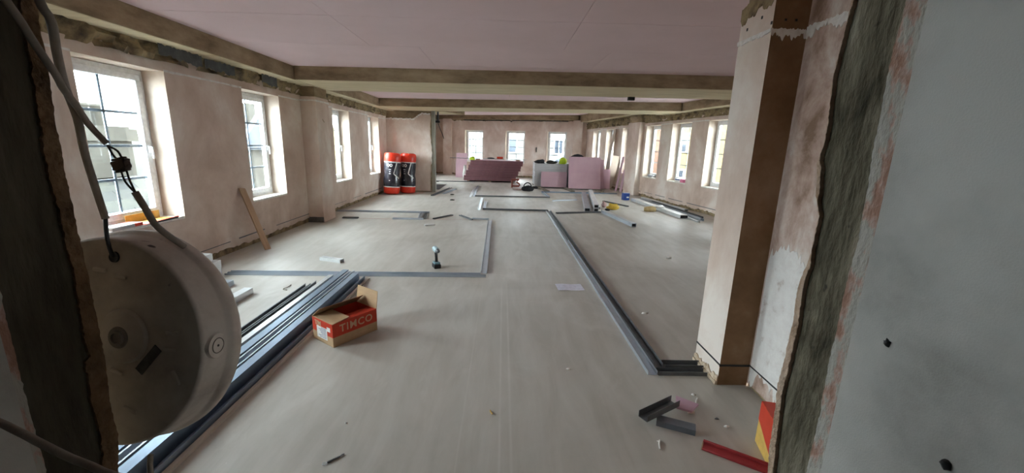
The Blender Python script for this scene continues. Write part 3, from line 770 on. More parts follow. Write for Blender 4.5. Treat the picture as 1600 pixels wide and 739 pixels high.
# short end (x=0, facing -x)
FE = Matrix.Translation((-.0008, 0, 0)) @ Matrix.Rotation(rad(-90), 4, 'Z') @ Matrix.Rotation(pi / 2, 4, 'X')
text('TIM', .05, TAN, bx, FE @ Matrix.Translation((-.195, .135, 0)), off=.002)
q = MB(); q.box(-.0012, 0, .075, .215, .035, .130); lab = q.build('address_label', WPR, bx)
q = MB()
for i in range(7): q.box(-.0018, -.0010, .085, .150 + .05 * ((i * 3) % 4) / 4, .119 - i * .0125, .124 - i * .0125)
q.build('label_print', plain('blue_grey_print', (.18, .20, .30), .7), lab, kind='stuff')
q = MB(); q.box(-.0012, 0, .03, .075, .115, .150); q.build('small_label', WPR, bx)

# ---- cordless drill standing on its battery
dr = thing('cordless_drill', 'teal and black cordless drill standing upright on its battery inside the left bay', 'drill', (-.82, 5.0, 0), rad(25))
TEAL = plain('teal_tool_plastic', (.12, .22, .25), .4)
o = MB().box(-.043, .043, -.065, .058, 0, .052).build('battery', BLK, dr); bevel(o, .008, 3)
o = MB().box(-.038, .038, -.058, .05, .052, .078).build('battery_shoe', TEAL, dr); bevel(o, .01, 3)
MB().tube([(0, .0, .075), (0, -.002, .12), (0, .008, .175), (0, .012, .21)], lambda t: .021 - .003 * sin(t * pi), 12, sub=4).build('handle', BLK, dr)
ML = Matrix.Translation((0, .085, .232)) @ Matrix.Rotation(rad(90), 4, 'X')
MB().lathe([(.020, 0), (.033, .006), (.036, .04), (.036, .11), (.030, .135)], 20, M=ML).build('motor_housing', plain('pale_teal_plastic', (.30, .42, .46), .35), dr)
MB().lathe([(.029, .135), (.026, .160), (.018, .180), (.012, .183), (.010, .198)], 16, M=ML).build('chuck', GALD, dr)
MB().box(-.006, .006, -.028, -.012, .165, .198).build('trigger', BLK, dr)

# ---- loose offcuts in the bay, paper
lay('metal_offcut', (-2.37, 5.235), (-2.06, 5.125), .070, .045, GALW, 'short bright steel offcut lying inside the left bay', 'offcut', lip=.01, flip=True)
o = MB().box(-.03, .03, 0, .20, 0, .025).build('metal_clip', GALW, None, TR(-1.47, 7.66, 0, rad(-62))); bevel(o, .006); tag(o, 'small bright metal clip lying near the back of the left bay', 'clip')
mb = MB(); nn = 8
for i in range(nn):
    a, b = i / nn, (i + 1) / nn; za = .004 + .003 * sin(a * 7); zb_ = .004 + .003 * sin(b * 7)
    mb.mesh([(a * .297, 0, za), (b * .297, 0, zb_), (b * .297, .21, zb_), (a * .297, .21, za), (a * .297, 0, za - .0008), (b * .297, 0, zb_ - .0008), (b * .297, .21, zb_ - .0008), (a * .297, .21, za - .0008)],
            [(0, 1, 2, 3), (7, 6, 5, 4), (0, 4, 5, 1), (2, 6, 7, 3)] + ([(0, 3, 7, 4)] if i == 0 else []) + ([(1, 5, 6, 2)] if i == nn - 1 else []))
pp = thing('paper_sheet', 'white paper drawing lying on the bare floor beside the long track pair', 'paper', (.640, 4.235, 0), rad(3))
mb.build('sheet', PAP, pp)
q = MB()
for i in range(6): q.box(.03, .03 + .14 + .09 * ((i * 5) % 3) / 2, .03 + i * .025, .0315 + i * .025, .0082, .0086)
q.build('print_lines', plain('faint_grey_print', (.42, .42, .52), .8), pp, kind='stuff')

# ---- near debris, right foreground
lay('metal_offcut', (.835, 2.035), (1.085, 2.185), .062, .040, GALD, 'dark open steel offcut resting across another piece near the pier', 'offcut', z=.0355, t=.0025)
lay('metal_offcut', (1.115, 1.972), (.925, 2.055), .062, .034, noise_mat('slate_blue_steel', [(.13, .15, .18), (.20, .22, .26)], 6, 3, .4, 0, .5), 'slate grey steel offcut lying flat under the dark one', 'offcut', flip=True)
mb = MB(); mb.prism([(1.085, 2.16), (1.16, 2.12), (1.235, 2.19), (1.13, 2.275)], .018, .031); o = mb.build('plasterboard_offcut', PNKB); o.data.materials[0] = noise_mat('pink_offcut_face', [(.50, .31, .40), (.58, .38, .47)], 8, 3, .8)
tag(o, 'small square pink plasterboard offcut by the near pier', 'offcut')
mb = MB(); mb.prism([(1.15, 2.14), (1.19, 2.14), (1.19, 2.2), (1.15, 2.2)], 0, .018); o = mb.build('plaster_lump', SCR); tag(o, 'plaster lump under the pink offcut', 'debris')
rs = thing('red_strip', 'dark red painted strip with a pale broken end on the floor by the doorway', 'strip', (1.105, 1.865, 0), math.atan2(-.155, .235))
mb = MB(); mb.box(0, .30, -.032, .032, 0, .012); mb.box(0, .30, .018, .032, .012, .026); bevel(mb.build('strip_body', REDW, rs), .002, 1)
mb = MB(); mb.box(-.003, .002, -.032, .032, 0, .014); mb.build('broken_end', WOOD, rs)
# red and yellow box half hidden by the jamb
rb = thing('printed_carton', 'red and yellow printed carton half hidden behind the right door jamb', 'carton', (1.425, 1.915, 0), math.atan2(-.19, -.05))
mb = MB(); LBX = .24; HBX = .245
mb.box(0, LBX, -.002, .16, 0, HBX, 0); mb.build('carton_body', YLB, rb); 
mb = MB(); mb.mesh([(0, -.0, 0), (0, -.0, 0), (0, 0, 0)], [], 0)
mb = MB(); yy = -.003
mb.face([(0.0, -yy * 0 + .1615, HBX * .45), (0, .1615, HBX + .0005), (LBX, .1615, HBX + .0005), (LBX * .62, .1615, 0.001), (LBX * .30, .1615, HBX * .05)])
mb.face([(0, -.0035, HBX * .56), (LBX, -.0035, HBX * .16), (LBX, -.0035, HBX), (0, -.0035, HBX)])
mb.face([(0, -.0035, HBX + .001), (LBX, -.0035, HBX + .001), (LBX, .1615, HBX + .001), (0, .1615, HBX + .001)])
mb.build('red_print', RED, rb)

# little litter: screws, plugs, chips
sg = thing('drill_bit', 'dark screwdriver bit with a wire ring on the near floor', 'bit', (-.83, 1.725, .004), rad(40))
MB().tube([(0, 0, 0), (.03, 0, .001), (.06, 0, 0)], .0045, 8, M=None).build('shaft', GALD, sg)
MB().tube([(-.012 + .010 * cos(a), .008 * sin(a), 0) for a in [i * pi / 6 for i in range(13)]], .0014, 6).build('ring', GAL, sg)
MB().tube([(.06, 0, 0), (.075, .006, 0), (.085, .004, 0)], .003, 6).build('tip', GALD, sg)


def blob(r, seed, nz=.25, sub=2, flat=True, sc=3.0):
    bm = bmesh.new(); bmesh.ops.create_icosphere(bm, subdivisions=sub, radius=1)
    from mathutils import noise
    for v_ in bm.verts:
        k_ = 1 + nz * noise.noise(v_.co * sc * .6 + Vector((seed * 7.1, 3, 1))) + nz * .5 * noise.noise(v_.co * sc * 1.7 + Vector((seed, 9, 2)))
        c_ = v_.co * k_; v_.co = Vector((c_.x * r[0], c_.y * r[1], (max(c_.z, -.55) + .55) / 1.55 * r[2] if flat else c_.z * r[2]))
    me = bpy.data.meshes.new('blob'); bm.to_mesh(me); bm.free()
    for p_ in me.polygons: p_.use_smooth = True
    return me


def lump(name, loc, r, mat, label, cat, seed, rz=0, nz=.3, sub=2, group=None, parent=None):
    me = blob(r, seed, nz, sub); me.materials.append(mat); o = link(name, me, parent, TR(*loc, rz))
    if label: tag(o, label, cat, group)
    return o


for i, (x, y, r_, m, lb) in enumerate([
        (.88, 1.90, .007, SCR, 'white plaster chip by the slate grey offcut'), (1.27, 2.33, .011, SCR, 'white plaster crumb at the foot of the near pier'),
        (1.30, 2.09, .010, GALD, 'dark plastic plug lying between the carton and the offcuts'), (2.45, 5.69, .035, SCR, 'crumpled white wrapper on the open floor right of the long track'),
        (1.40, 3.64, .020, SCR, 'white crumb beside the long track pair'), (-.85, 2.02, .006, SCR, 'white crumb on the near floor above the drill bit'),
        (.50, 2.62, .012, SCR, 'pale chip near the end of the long track'), (1.32, 2.02, .012, SCR, 'pale curl of sealant by the carton')]):
    lump('plaster_crumb', (x, y, 0), (r_ * 1.5, r_, r_ * .8), m, lb, 'crumb', 50 + i, nz=.5, sub=1)
for i, (x, y, a, ln, lb) in enumerate([(.865, 1.84, 70, .07, 'thin white plaster sliver near the red strip'), (1.235, 2.22, 60, .085, 'long pale sliver beside the pink offcut'),
                                        (-.03, 2.11, 110, .035, 'small yellow sliver on the trowel lines')]):
    o = MB().tube([(0, 0, .004), (ln * .5, .004, .006), (ln, 0, .004)], .004, 6).build('plaster_sliver', YLB if i == 2 else SCR, None, TR(x, y, 0, rad(a))); tag(o, lb, 'sliver')

# ---- plank leaning on the left wall
d = Vector((-3.660, 5.80, .845)) - Vector((-3.315, 5.68, .0)); L_ = d.length; zx = d.normalized(); yx = Vector((0, 1, 0)); yx = (yx - zx * yx.dot(zx)).normalized(); xx = yx.cross(zx)
M = Matrix.Translation((-3.315, 5.68, .004)) @ Matrix((xx, yx, zx)).transposed().to_4x4()
o = MB().box(-.009, .009, -.062, .062, 0, L_).build('timber_plank', WOOD, None, M); bevel(o, .002, 1)
tag(o, 'short pale timber plank leaning against the plaster under a window', 'plank')

# ---- rolls
RG = 'red and black insulation rolls standing in the corner'


def roll(loc, rz, lean, label, shiny=True):
    rt = thing('insulation_roll', label, 'roll', M=TR(*loc, rz) @ Matrix.Rotation(lean, 4, 'X') @ Matrix.Rotation(-lean * .9, 4, 'Y'), group=RG)
    prof = [(.0, .0), (.17, .0), (.225, .03), (.235, .09), (.238, .20)]
    MB().lathe(prof, 36).build('red_end_wrap', REDP, rt)
    MB().lathe([(.238, .20), (.240, .225), (.239, .228)], 36).build('white_band', WPR, rt)
    MB().lathe([(.238, .225), (.243, .32), (.238, .45), (.215, .55), (.226, .66), (.236, .80), (.237, .93)], 36).build('dark_wrap', ROLLB, rt)
    MB().lathe([(.239, .925), (.240, .95), (.238, .953)], 36).build('white_band', WPR, rt)
    MB().lathe([(.237, .95), (.243, 1.02), (.240, 1.15), (.215, 1.20), (.14, 1.215), (.10, 1.19), (0, 1.18)], 36).build('red_end_wrap', REDP, rt)

    def prof_r(z):
        P = [(.225, .238), (.32, .243), (.45, .238), (.55, .217), (.66, .228), (.80, .237), (.93, .237)]
        for (a, ra), (b, r2) in zip(P, P[1:]):
            if a <= z <= b: return ra + (r2 - ra) * (z - a) / (b - a)
        return .24

    def stripe(pts, w_):
        mb = MB()
        for (a0, z0), (a1, z1) in zip(pts, pts[1:]):
            n = 8
            for i in range(n):
                q_ = []
                for t_ in (i / n, (i + 1) / n):
                    a = a0 + (a1 - a0) * t_; z = z0 + (z1 - z0) * t_; r_ = prof_r(min(z, .93)) + .0025
                    dl = math.hypot((a1 - a0) * .235, z1 - z0); nxa, nxz = -(z1 - z0) / dl * w_ / .235, (a1 - a0) * .235 / dl * w_
                    q_.append([(r_ * cos(a + s_ * nxa), r_ * sin(a + s_ * nxa), z + s_ * nxz) for s_ in (-.5, .5)])
                mb.face([q_[0][0], q_[1][0], q_[1][1], q_[0][1]])
        return mb
    stripe([(rad(-52), .93), (rad(-72), .60), (rad(-28), .47)], .028).build('zigzag_line', WPR, rt)
    mb = MB()
    for k_, a in enumerate((-112, -92)):
        a = rad(a); pts = [(a + .13 * cos(t_), .845 + .038 * sin(t_)) for t_ in [i * pi / 5 for i in range(11)]]
        m2 = stripe(pts, .020); mb.v_off = len(mb.v); b0 = len(mb.v); mb.v += m2.v; mb.f += [tuple(b0 + i for i in f) for f in m2.f]; mb.m += m2.m; mb.sm += m2.sm
    mb.build('round_print', WPR, rt)
    mb = MB()
    for z, aw in ((.72, .28), (.66, .20), (.60, .25), (.40, .12)):
        m2 = stripe([(rad(-100) - aw / 2, z), (rad(-100) + aw / 2, z)], .022); b0 = len(mb.v); mb.v += m2.v; mb.f += [tuple(b0 + i for i in f) for f in m2.f]; mb.m += m2.m; mb.sm += m2.sm
    mb.build('print_lines', plain('pale_grey_print', (.7, .7, .76), .5), rt, kind='stuff')
    return rt


roll((-3.345, 12.34, .015), rad(8), rad(-3.5), 'front red and black wrapped insulation roll leaning in the corner')
roll((-2.96, 12.78, .0), rad(-4), rad(-2), 'rear red and black wrapped insulation roll against the stub wall')

# ---- pink plasterboard stack in the middle
PG = 'pink plasterboard sheets in the low stack'
me = MB(); me.box(0, 2.20, 0, 1.2, 0, .0125, 0); md = me.data('plasterboard_sheet', [PNKB, PNKE])
for p_ in md.polygons: p_.material_index = 0 if abs(p_.normal.z) > .5 else 1
R = random.Random(3)
BAND = ['lowest band', 'second band from the floor', 'third band from the floor', 'fourth band from the floor', 'fourth band from the top', 'third band from the top', 'second band from the top', 'topmost band']
z = .05
for b in range(8):
    xo = -1.67 + b * .046 + (.022, -.02, .012, -.016, .02, -.008, .016, -.012)[b]; yo = 17.30 + (b % 2) * .014; z += .004
    for k_ in range(8):
        o = link('plasterboard_sheet', md, None, TR(xo + R.uniform(-.004, .004), yo + R.uniform(-.006, .006), z, rad(-1 + R.uniform(-.12, .12))))
        tag(o, 'pink plasterboard sheet in the ' + BAND[b] + ' of the slanting pink stack', 'plasterboard', PG + ', ' + BAND[b]); z += .01265
for i, x in enumerate((-1.5, -.6, .35)):
    o = MB().box(0, .09, 0, 1.1, 0, .0495).build('timber_bearer', WOOD, None, TR(x, 17.33, 0)); tag(o, ['left', 'middle', 'right'][i] + ' timber bearer under the slanting pink stack', 'bearer', 'bearers under the pink stack')
ztop = z + .001
for i, x in enumerate((-1.15, .55)):
    o = MB().box(0, .16, 0, .5, 0, .05).build('timber_block', WOOD, None, TR(x, 17.42, ztop + .002)); tag(o, ['left', 'right'][i] + ' timber block under the thin plank on the pink stack', 'block', 'blocks on the pink stack')
o = MB().box(-2.25, .98, 0, .24, 0, .018).build('thin_plank', GALD, None, TR(0, 17.46, ztop + .053)); tag(o, 'long thin dark plank lying on top of the pink stack', 'plank')
zp = ztop + .072
lump('hi_vis_vest', (-1.30, 17.36, ztop + .001), (.12, .05, .15), YEL, 'yellow hi-vis vest crumpled on the left of the pink stack', 'vest', 3)
lump('work_gloves', (-.52, 17.57, zp), (.17, .08, .05), BLC, 'dark work gloves lying on the plank over the pink stack', 'gloves', 4)
o = MB().box(-.13, .13, -.06, .06, 0, .09).build('red_toolbox', RED, None, TR(-.14, 17.57, zp)); bevel(o, .012); tag(o, 'small red tool case on the plank over the pink stack', 'case')
o = MB().box(0, .52, 0, .0125, 0, 1.14).build('leaning_plasterboard', PNKB, None, TR(-2.24, 19.4, 0, rad(-8), rad(-12))); tag(o, 'upright pink plasterboard offcut leaning at the left below the back window', 'plasterboard')
lump('plastic_wrapping', (-1.72, 18.75, 0), (.10, .10, .62), plain('white_film', (.66, .66, .62), .4), 'crumpled white plastic wrapping beside the pink stack', 'wrapping', 8, nz=.5)

# ---- grey insulation boards with pink boards leaning on them
ORD = ['lowest', 'second from the floor', 'third from the floor', 'fourth from the floor', 'middle one', 'fourth from the top', 'third from the top', 'second from the top', 'topmost']
GG = 'grey insulation boards in the stack'
md = MB().box(0, 1.22, 0, 2.0, 0, .093).data('insulation_board', GRYB)
for k_ in range(9):
    o = link('insulation_board', md, None, TR(1.20 + R.uniform(-.015, .015), 15.55 + R.uniform(-.02, .02), .055 + k_ * .0935, rad(-2 + R.uniform(-.5, .5))))
    tag(o, 'grey insulation board in the stack under the dark jackets, ' + ORD[k_], 'insulation board', GG)
md = MB().box(0, 1.30, 0, 2.0, 0, .093).data('insulation_board', GRYB)
for k_ in range(9):
    o = link('insulation_board', md, None, TR(2.52 + R.uniform(-.01, .01), 15.46 + R.uniform(-.015, .015), .055 + k_ * .0935, rad(-2 + R.uniform(-.4, .4))))
    tag(o, 'grey insulation board in the stack behind the big pink sheets, ' + ORD[k_], 'insulation board', 'grey insulation boards of the hidden stack')
for i, (p0, p1, lb) in enumerate([((1.57, 13.98), (1.27, 16.6), 'left'), ((2.47, 14.18), (2.30, 16.6), 'middle'), ((3.56, 14.43), (3.30, 16.6), 'right')]):
    dx, dy = p1[0] - p0[0], p1[1] - p0[1]
    o = MB().box(-.06, .06, 0, math.hypot(dx, dy), 0, .0505).build('timber_bearer', [noise_mat('weathered_timber', [(.12, .10, .075), (.22, .19, .15)], 5, 5, .9)] if i == 0 else [bpy.data.materials['weathered_timber']], None, TR(*p0, 0, math.atan2(dy, dx) - pi / 2))
    tag(o, lb + ' timber bearer sticking out from under the board stacks', 'bearer', 'bearers under the board stacks')


def lean_board(name, x0, x1, yb, h, tilt, label, rz=0.0, mat=None, zb=.001, th=.0125):
    o = MB().box(0, x1 - x0, 0, th, 0, h).build(name, mat or PNKB, None, TR(x0, yb, zb, rz, rad(-tilt)))
    return tag(o, label, 'plasterboard')


lean_board('leaning_plasterboard', 1.44, 2.41, 15.33, .57, 10, 'low pink plasterboard leaning on the left grey board stack', zb=.052)
lean_board('leaning_plasterboard', 2.42, 3.60, 14.99, 1.19, 17, 'largest pink plasterboard sheet leaning on the stack right of the jackets', rz=rad(-2), zb=.056)
lean_board('leaning_plasterboard', 2.60, 3.74, 15.16, 1.08, 11, 'pink plasterboard sheet just behind the largest leaning one, lower top', rz=rad(-2), zb=.052)
lean_board('leaning_plasterboard', 3.30, 4.02, 15.27, .72, 8, 'short pink offcut at the right end of the leaning sheets', rz=rad(-2), zb=.052)
zg = .055 + 9 * .0935
lump('dark_jacket', (1.40, 15.85, zg), (.20, .18, .15), BLC, 'dark jacket heaped on the left end of the grey boards', 'jacket', 11, nz=.6)
lump('dark_jacket', (1.86, 15.8, zg), (.21, .18, .13), noise_mat('dark_olive_cloth', [(.02, .02, .017), (.06, .055, .045)], 15, 4, .95), 'olive dark jacket heaped on the middle of the grey boards', 'jacket', 12, nz=.6)
lump('hi_vis_jacket', (2.27, 15.72, zg), (.15, .13, .25), YEL, 'bright yellow hi-vis jacket on the grey boards', 'jacket', 13, nz=.35)
lump('black_bag', (2.88, 16.0, zg), (.30, .2, .40), BLC, 'black bag on the stack behind the largest pink sheet', 'bag', 14, nz=.35)

# ---- boards leaning on the right wall
mb = MB(); n = 14; P = []
for i in range(n + 1):
    t_ = i / n; P.append((3.97 + .285 * t_ - .06 * sin(t_ * pi), 2.25 * t_))
for (xa, za), (xb, zb_) in zip(P, P[1:]):
    ya, yb = 15.55 + za * .12, 15.55 + zb_ * .12; ye, yf = 16.0 + za * .06, 16.0 + zb_ * .06
    mb.face([(xa, ya, za), (xb, yb, zb_), (xb, yf, zb_), (xa, ye, za)], smooth=True); mb.face([(xa + .012, ya, za), (xa + .012, ye, za), (xb + .012, yf, zb_), (xb + .012, yb, zb_)], smooth=True)
    mb.face([(xa, ya, za), (xa + .012, ya, za), (xb + .012, yb, zb_), (xb, yb, zb_)]); mb.face([(xa, ye, za), (xb, yf, zb_), (xb + .012, yf, zb_), (xa + .012, ye, za)])
for (xa, za), y0, y1 in ((P[0], 15.55, 16.0), (P[-1], 15.55 + 2.25 * .12, 16.0 + 2.25 * .06)): mb.face([(xa, y0, za), (xa, y1, za), (xa + .012, y1, za), (xa + .012, y0, za)])
o = mb.build('bowed_board', noise_mat('pale_board_back', [(.46, .37, .30), (.54, .45, .37)], 2, 4, .85)); tag(o, 'tall pale bowed board leaning against the right wall', 'board')
WPB = bpy.data.materials['pale_board_back']
o = MB().box(-.27, 0, 0, .0125, 0, 1.26).build('leaning_plasterboard', WPB, None, TR(4.13, 15.43, .001, rad(3), 0, rad(11))); tag(o, 'pale backed board offcut leaning over towards the right wall beside the pink sheets', 'plasterboard')
for i, (y, x0, h, w_, tl, lb) in enumerate([(14.92, 4.19, 1.26, .20, 9, 'taller narrow pink offcut leaning on the right wall beside the bowed board'), (14.66, 4.30, .80, .24, 8, 'shorter pink offcut leaning on the right wall by the pier')]):
    o = MB().box(0, .0125, 0, w_, 0, h).build('leaning_plasterboard', PNKB, None, TR(x0, y, .002, rad(4), 0, rad(tl))); tag(o, lb, 'plasterboard')

# ---- bags and bits in the middle distance
bg_ = thing('tool_bag', 'black tool bag with a loop handle on the floor before the grey stack', 'bag', (.87, 14.22, 0), rad(6))
lump('bag_body', (0, 0, 0), (.22, .13, .20), BLC, None, None, 21, nz=.25, parent=bg_)
MB().tube([(-.14, 0, .13), (-.10, 0, .24), (0, 0, .29), (.10, 0, .24), (.14, 0, .13)], .018, 8, sub=3).build('handle', BLC, bg_)
lump('black_pouch', (1.18, 15.10, 0), (.13, .09, .09), BLC, 'small black pouch lying beside the left timber bearer', 'pouch', 22)
lump('dust_sheet', (.56, 14.55, 0), (.24, .16, .05), noise_mat('pinkish_dust_sheet', [(.42, .32, .29), (.55, .44, .40)], 6, 4, .9), 'pinkish crumpled sheet lying left of the black tool bag', 'sheet', 23, nz=.5)
rt = thing('red_stand', 'red-brown folding stand beside the slanting pink stack', 'stand', (.33, 15.22, 0), rad(10))
RB = plain('red_brown_paint', (.20, .05, .035), .5)
MB().box(0, .045, 0, .05, 0, .33).build('upright', RB, rt); MB().box(.045, .27, 0, .05, .26, .33).build('top_rail', RB, rt); MB().box(.045, .30, 0, .05, .03, .09).build('bottom_rail', RB, rt)
MB().tube([(.28, .025, .32), (.20, .025, .22), (.30, .025, .14), (.31, .025, .07)], .03, 8, sub=3).build('curved_arm', RB, rt)

# ---- boxed studs with dark open ends, right of the middle
BG = 'boxed studs stacked on the floor right of the middle'
dirn = Vector((.62, 3.7, 0)).normalized()
for i, (off, z, m, lb) in enumerate([(0, 0, S, 'left boxed stud of the small floor stack, dull side'), (.215, 0, GALW, 'lower right boxed stud of the small floor stack'), (.205, .096, GALW, 'upper right boxed stud lying on the small floor stack')]):
    st = thing('boxed_stud', lb, 'stud', (2.10 + off, 9.88 - off * .05 - (.04 if z else 0), z), math.atan2(dirn.y, dirn.x) - pi / 2, BG)
    wd = .14 if i == 0 else .115; h = .094
    mb = MB(); t_ = .012
    mb.box(-wd / 2, wd / 2, 0, 3.7, 0, t_); mb.box(-wd / 2, wd / 2, 0, 3.7, h - t_, h); mb.box(-wd / 2, -wd / 2 + t_, 0, 3.7, t_, h - t_); mb.box(wd / 2 - t_, wd / 2, 0, 3.7, t_, h - t_)
    mb.build('stud_body', m, st); MB().box(-wd / 2 + t_, wd / 2 - t_, .05, .06, t_, h - t_).build('dark_inside', BLK, st)
lay('metal_stud', (2.50, 10.35), (2.98, 13.2), .05, .05, GALW, 'thin bright stud lying right of the boxed studs', 'stud', lip=.01, flip=True)
st = thing('boxed_stud', 'grey stud lying alone across the floor with a dark open end', 'stud', (2.685, 8.06, 0), math.atan2(1.9, -.25) - pi / 2)
mb = MB(); mb.box(-.05, .05, 0, 1.74, 0, .008); mb.box(-.05, .05, 0, 1.74, .062, .070); mb.box(-.05, -.042, 0, 1.74, .008, .062); mb.box(.042, .05, 0, 1.74, .008, .062); mb.build('stud_body', S, st)
MB().box(-.042, .042, .02, .03, .008, .062).build('dark_inside', BLK, st)
lump('yellow_bag', (2.86, 10.36, .0), (.17, .12, .15), YPL, 'crumpled yellow plastic bag beside the boxed studs', 'bag', 31, nz=.6)
lump('dark_rag', (2.66, 10.16, 0), (.07, .06, .05), BLC, 'dark rag lying between the boxed studs and the yellow bag', 'rag', 32, nz=.5)
lump('pink_packet', (2.72, 10.78, 0), (.06, .12, .15), plain('pinkish_film', (.55, .36, .36), .5), 'pinkish packet standing behind the yellow bag', 'packet', 33, nz=.5)
lay('loose_channel', (2.98, 11.9), (3.42, 10.9), .05, .03, GALD, 'thin dark offcut lying between the yellow bag and the blue tin', 'track')
tn = thing('paint_tin', 'square blue tin with a white label near the right wall', 'tin', (3.79, 12.42, 0), rad(12))
o = MB().box(-.095, .095, -.08, .08, 0, .215).build('tin_body', BLUE, tn); bevel(o, .012, 2)
MB().box(-.08, .08, -.065, .065, .215, .222).build('lid', GALW, tn); MB().box(-.01, .07, -.0815, -.0800, .07, .11).build('label', WPR, tn)
lump('paper_sack', (3.76, 10.20, 0), (.17, .12, .14), noise_mat('tan_sack', [(.38, .27, .12), (.56, .42, .22)], 10, 4, .9), 'crumpled tan sack on the floor beside the long white studs', 'sack', 34, nz=.5)
lump('white_packet', (4.02, 10.25, .083), (.13, .10, .08), WPR, 'white crumpled packet lying on the long white stud', 'packet', 35, nz=.3)
# studs along the right wall
RGp = 'long studs laid along the right wall'
st = thing('boxed_stud', 'wide white stud with a black open end along the right wall', 'stud', (4.22, 9.22, 0), math.atan2(3.05, -.22) - pi / 2, RGp)
mb = MB(); mb.box(-.095, .095, 0, 3.05, 0, .008); mb.box(-.095, .095, 0, 3.05, .074, .082); mb.box(-.095, -.087, 0, 3.05, .008, .074); mb.box(.087, .095, 0, 3.05, .008, .074); mb.build('stud_body', GALW, st)
MB().box(-.087, .087, .004, .012, .008, .074).build('dark_inside', BLK, st)
lay('metal_stud', (4.50, 8.92), (4.30, 12.5), .09, .055, S, 'grey open stud between the wide white stud and the right wall', 'stud', RGp, lip=.01)
lay('metal_stud', (4.35, 8.75), (4.34, 9.4), .055, .03, GALW, 'thin bright strip sticking out past the wide white stud', 'stud', RGp, flip=True)
lay('metal_stud', (4.80, 10.4), (4.50, 12.95), .10, .05, GALW, 'pale stud nearest the skirting of the right wall', 'stud', RGp, lip=.01, flip=True)
lay('metal_stud', (4.68, 9.3), (4.46, 12.1), .07, .045, GALD, 'dull dark stud lying open beside the pale stud at the right wall', 'stud', RGp)
o = channel(.47, .075, .05).build('upright_channel', GALD, None, TR(4.84, 8.95, 0, rad(120), rad(90))); tag(o, 'short grey channel standing upright by the right wall next to the near pier', 'channel')

# ---- things on sills
FS = F_RIGHT


def on_right(s_, d_, z): return FS @ Vector((9.75 - s_, d_, z))


p_ = on_right(1.62, .06, .6702)
pk = thing('sealant_packet', 'white, blue and pink packet lying on the middle right window sill', 'packet', p_, a_r)
MB().box(-.18, .08, -.05, .06, 0, .085).build('packet_body', WPR, pk); MB().box(.08, .21, -.052, .062, 0, .09).build('pink_end', PVC, pk); MB().box(-.181, .06, -.0515, -.05, .05, .08).build('blue_stripe', BLUE, pk)
p_ = on_right(2.98, .12, .6702)
bt = thing('dark_bottle', 'small dark bottle on the farther right window sill', 'bottle', p_)
MB().lathe([(.04, 0), (.045, .01), (.045, .10), (.018, .14), (.018, .17)], 14).build('bottle_body', plain('violet_glass', (.10, .06, .16), .2), bt); MB().lathe([(.02, .17), (.02, .195), (.0, .195)], 12).build('cap', BLK, bt)
for i in range(3):
    p_ = on_right(3.35, .10, .6702 + i * .024); o = MB().box(-.13, .13, -.07, .07, 0, .022).build('tile_offcut', GRYB, None, TR(*p_, a_r + .1 * i)); tag(o, ['lowest', 'middle', 'top'][i] + ' grey offcut of the little pile on the farther right window sill', 'offcut', 'grey offcuts on the window sill')
# yellow carton lid and grey packet on the first left sill
tr_ = thing('carton_lid', 'yellow cardboard lid with a red front edge on the first left window sill', 'lid', (-3.70, 4.20, .6415), rad(90))
mb = MB(); mb.box(.0, .42, .03, .17, 0, .005); mb.build('lid_base', YLB, tr_)
mb = MB(); mb.box(.0, .42, .165, .17, .005, .085); mb.build('back_flange', YLB, tr_)
mb = MB(); mb.box(.0, .42, -.035, .03, 0, .006); mb.mesh([(0, -.035, .006), (.44, -.035, .006), (.44, -.03, .022), (0, -.03, .004)], [(0, 1, 2, 3)]); mb.build('red_edge', RED, tr_)
mb = MB(); mb.box(.06, .42, -.038, -.034, -.004, .012); mb.build('black_strip', BLK, tr_)
pk = thing('grey_packet', 'grey packet with a red end on the first left window sill', 'packet', (-3.70, 3.86, .6415), rad(90))
MB().box(0, .24, -.01, .13, 0, .03).build('packet_body', GRYB, pk); MB().box(.24, .33, -.012, .132, 0, .032).build('red_end', RED, pk)

# ---- bits beyond the stub wall
o = MB().box(-2.72, -2.16, 14.0, 15.7, 0, .012).build('dark_opening_patch', BLK); tag(o, 'flat black patch for the dark opening beyond the stub wall', 'sheet')  # thin black slab stands in for a dark, shadowed hollow
o = MB().box(-.02, .38, 0, .12, 0, .02).build('pale_board', GALW, None, TR(-2.55, 16.0, 0)); tag(o, 'pale board strip lying beyond the black patch', 'board')
hb = thing('hanging_cable_box', 'dark steel bracket and box hanging from the concrete with a dangling cable', 'bracket', (-2.29, 14.70, 2.601))
MB().box(-.03, .03, -.03, .03, -.30, -.001).build('hanger', GALD, hb); o = MB().box(-.14, .06, -.05, .05, -.37, -.30).build('junction_box', BLK, hb)
MB().tube([(.0, 0, -.36), (.05, 0, -.52), (.13, 0, -.72), (.20, 0, -.90)], .012, 8, sub=3).build('cable', BLK, hb)
o = MB().tube([(-2.0, 21.08, 2.70), (-.9, 20.75, 2.69), (.2, 20.42, 2.70), (.35, 20.38, 2.64), (.5, 20.33, 2.70), (1.8, 19.95, 2.71), (3.0, 19.6, 2.70)], .02, 6, sub=4).build('wall_cable', BLK); tag(o, 'black cable clipped along the top of the back wall', 'cable')
o = MB().box(0, .035, -.03, .0, 0, .22).build('wall_slot', BLK, None, F_FAR @ Matrix.Translation((5.75, -.022, 1.25))); o['kind'] = 'structure'
for i, (x, y, l) in enumerate(((-2.66, 16.8, 1), (-1.40, 11.35, 2), (-1.55, 12.6, 2))):
    lump('dark_scrap', (x, y, 0), (.07, .05, .03), BLC, ['dark scrap lying by the far thin track', 'dark scrap on the floor left of the bright short track', 'dark scrap between the two loose tracks'][i], 'scrap', 60 + i, sub=1)
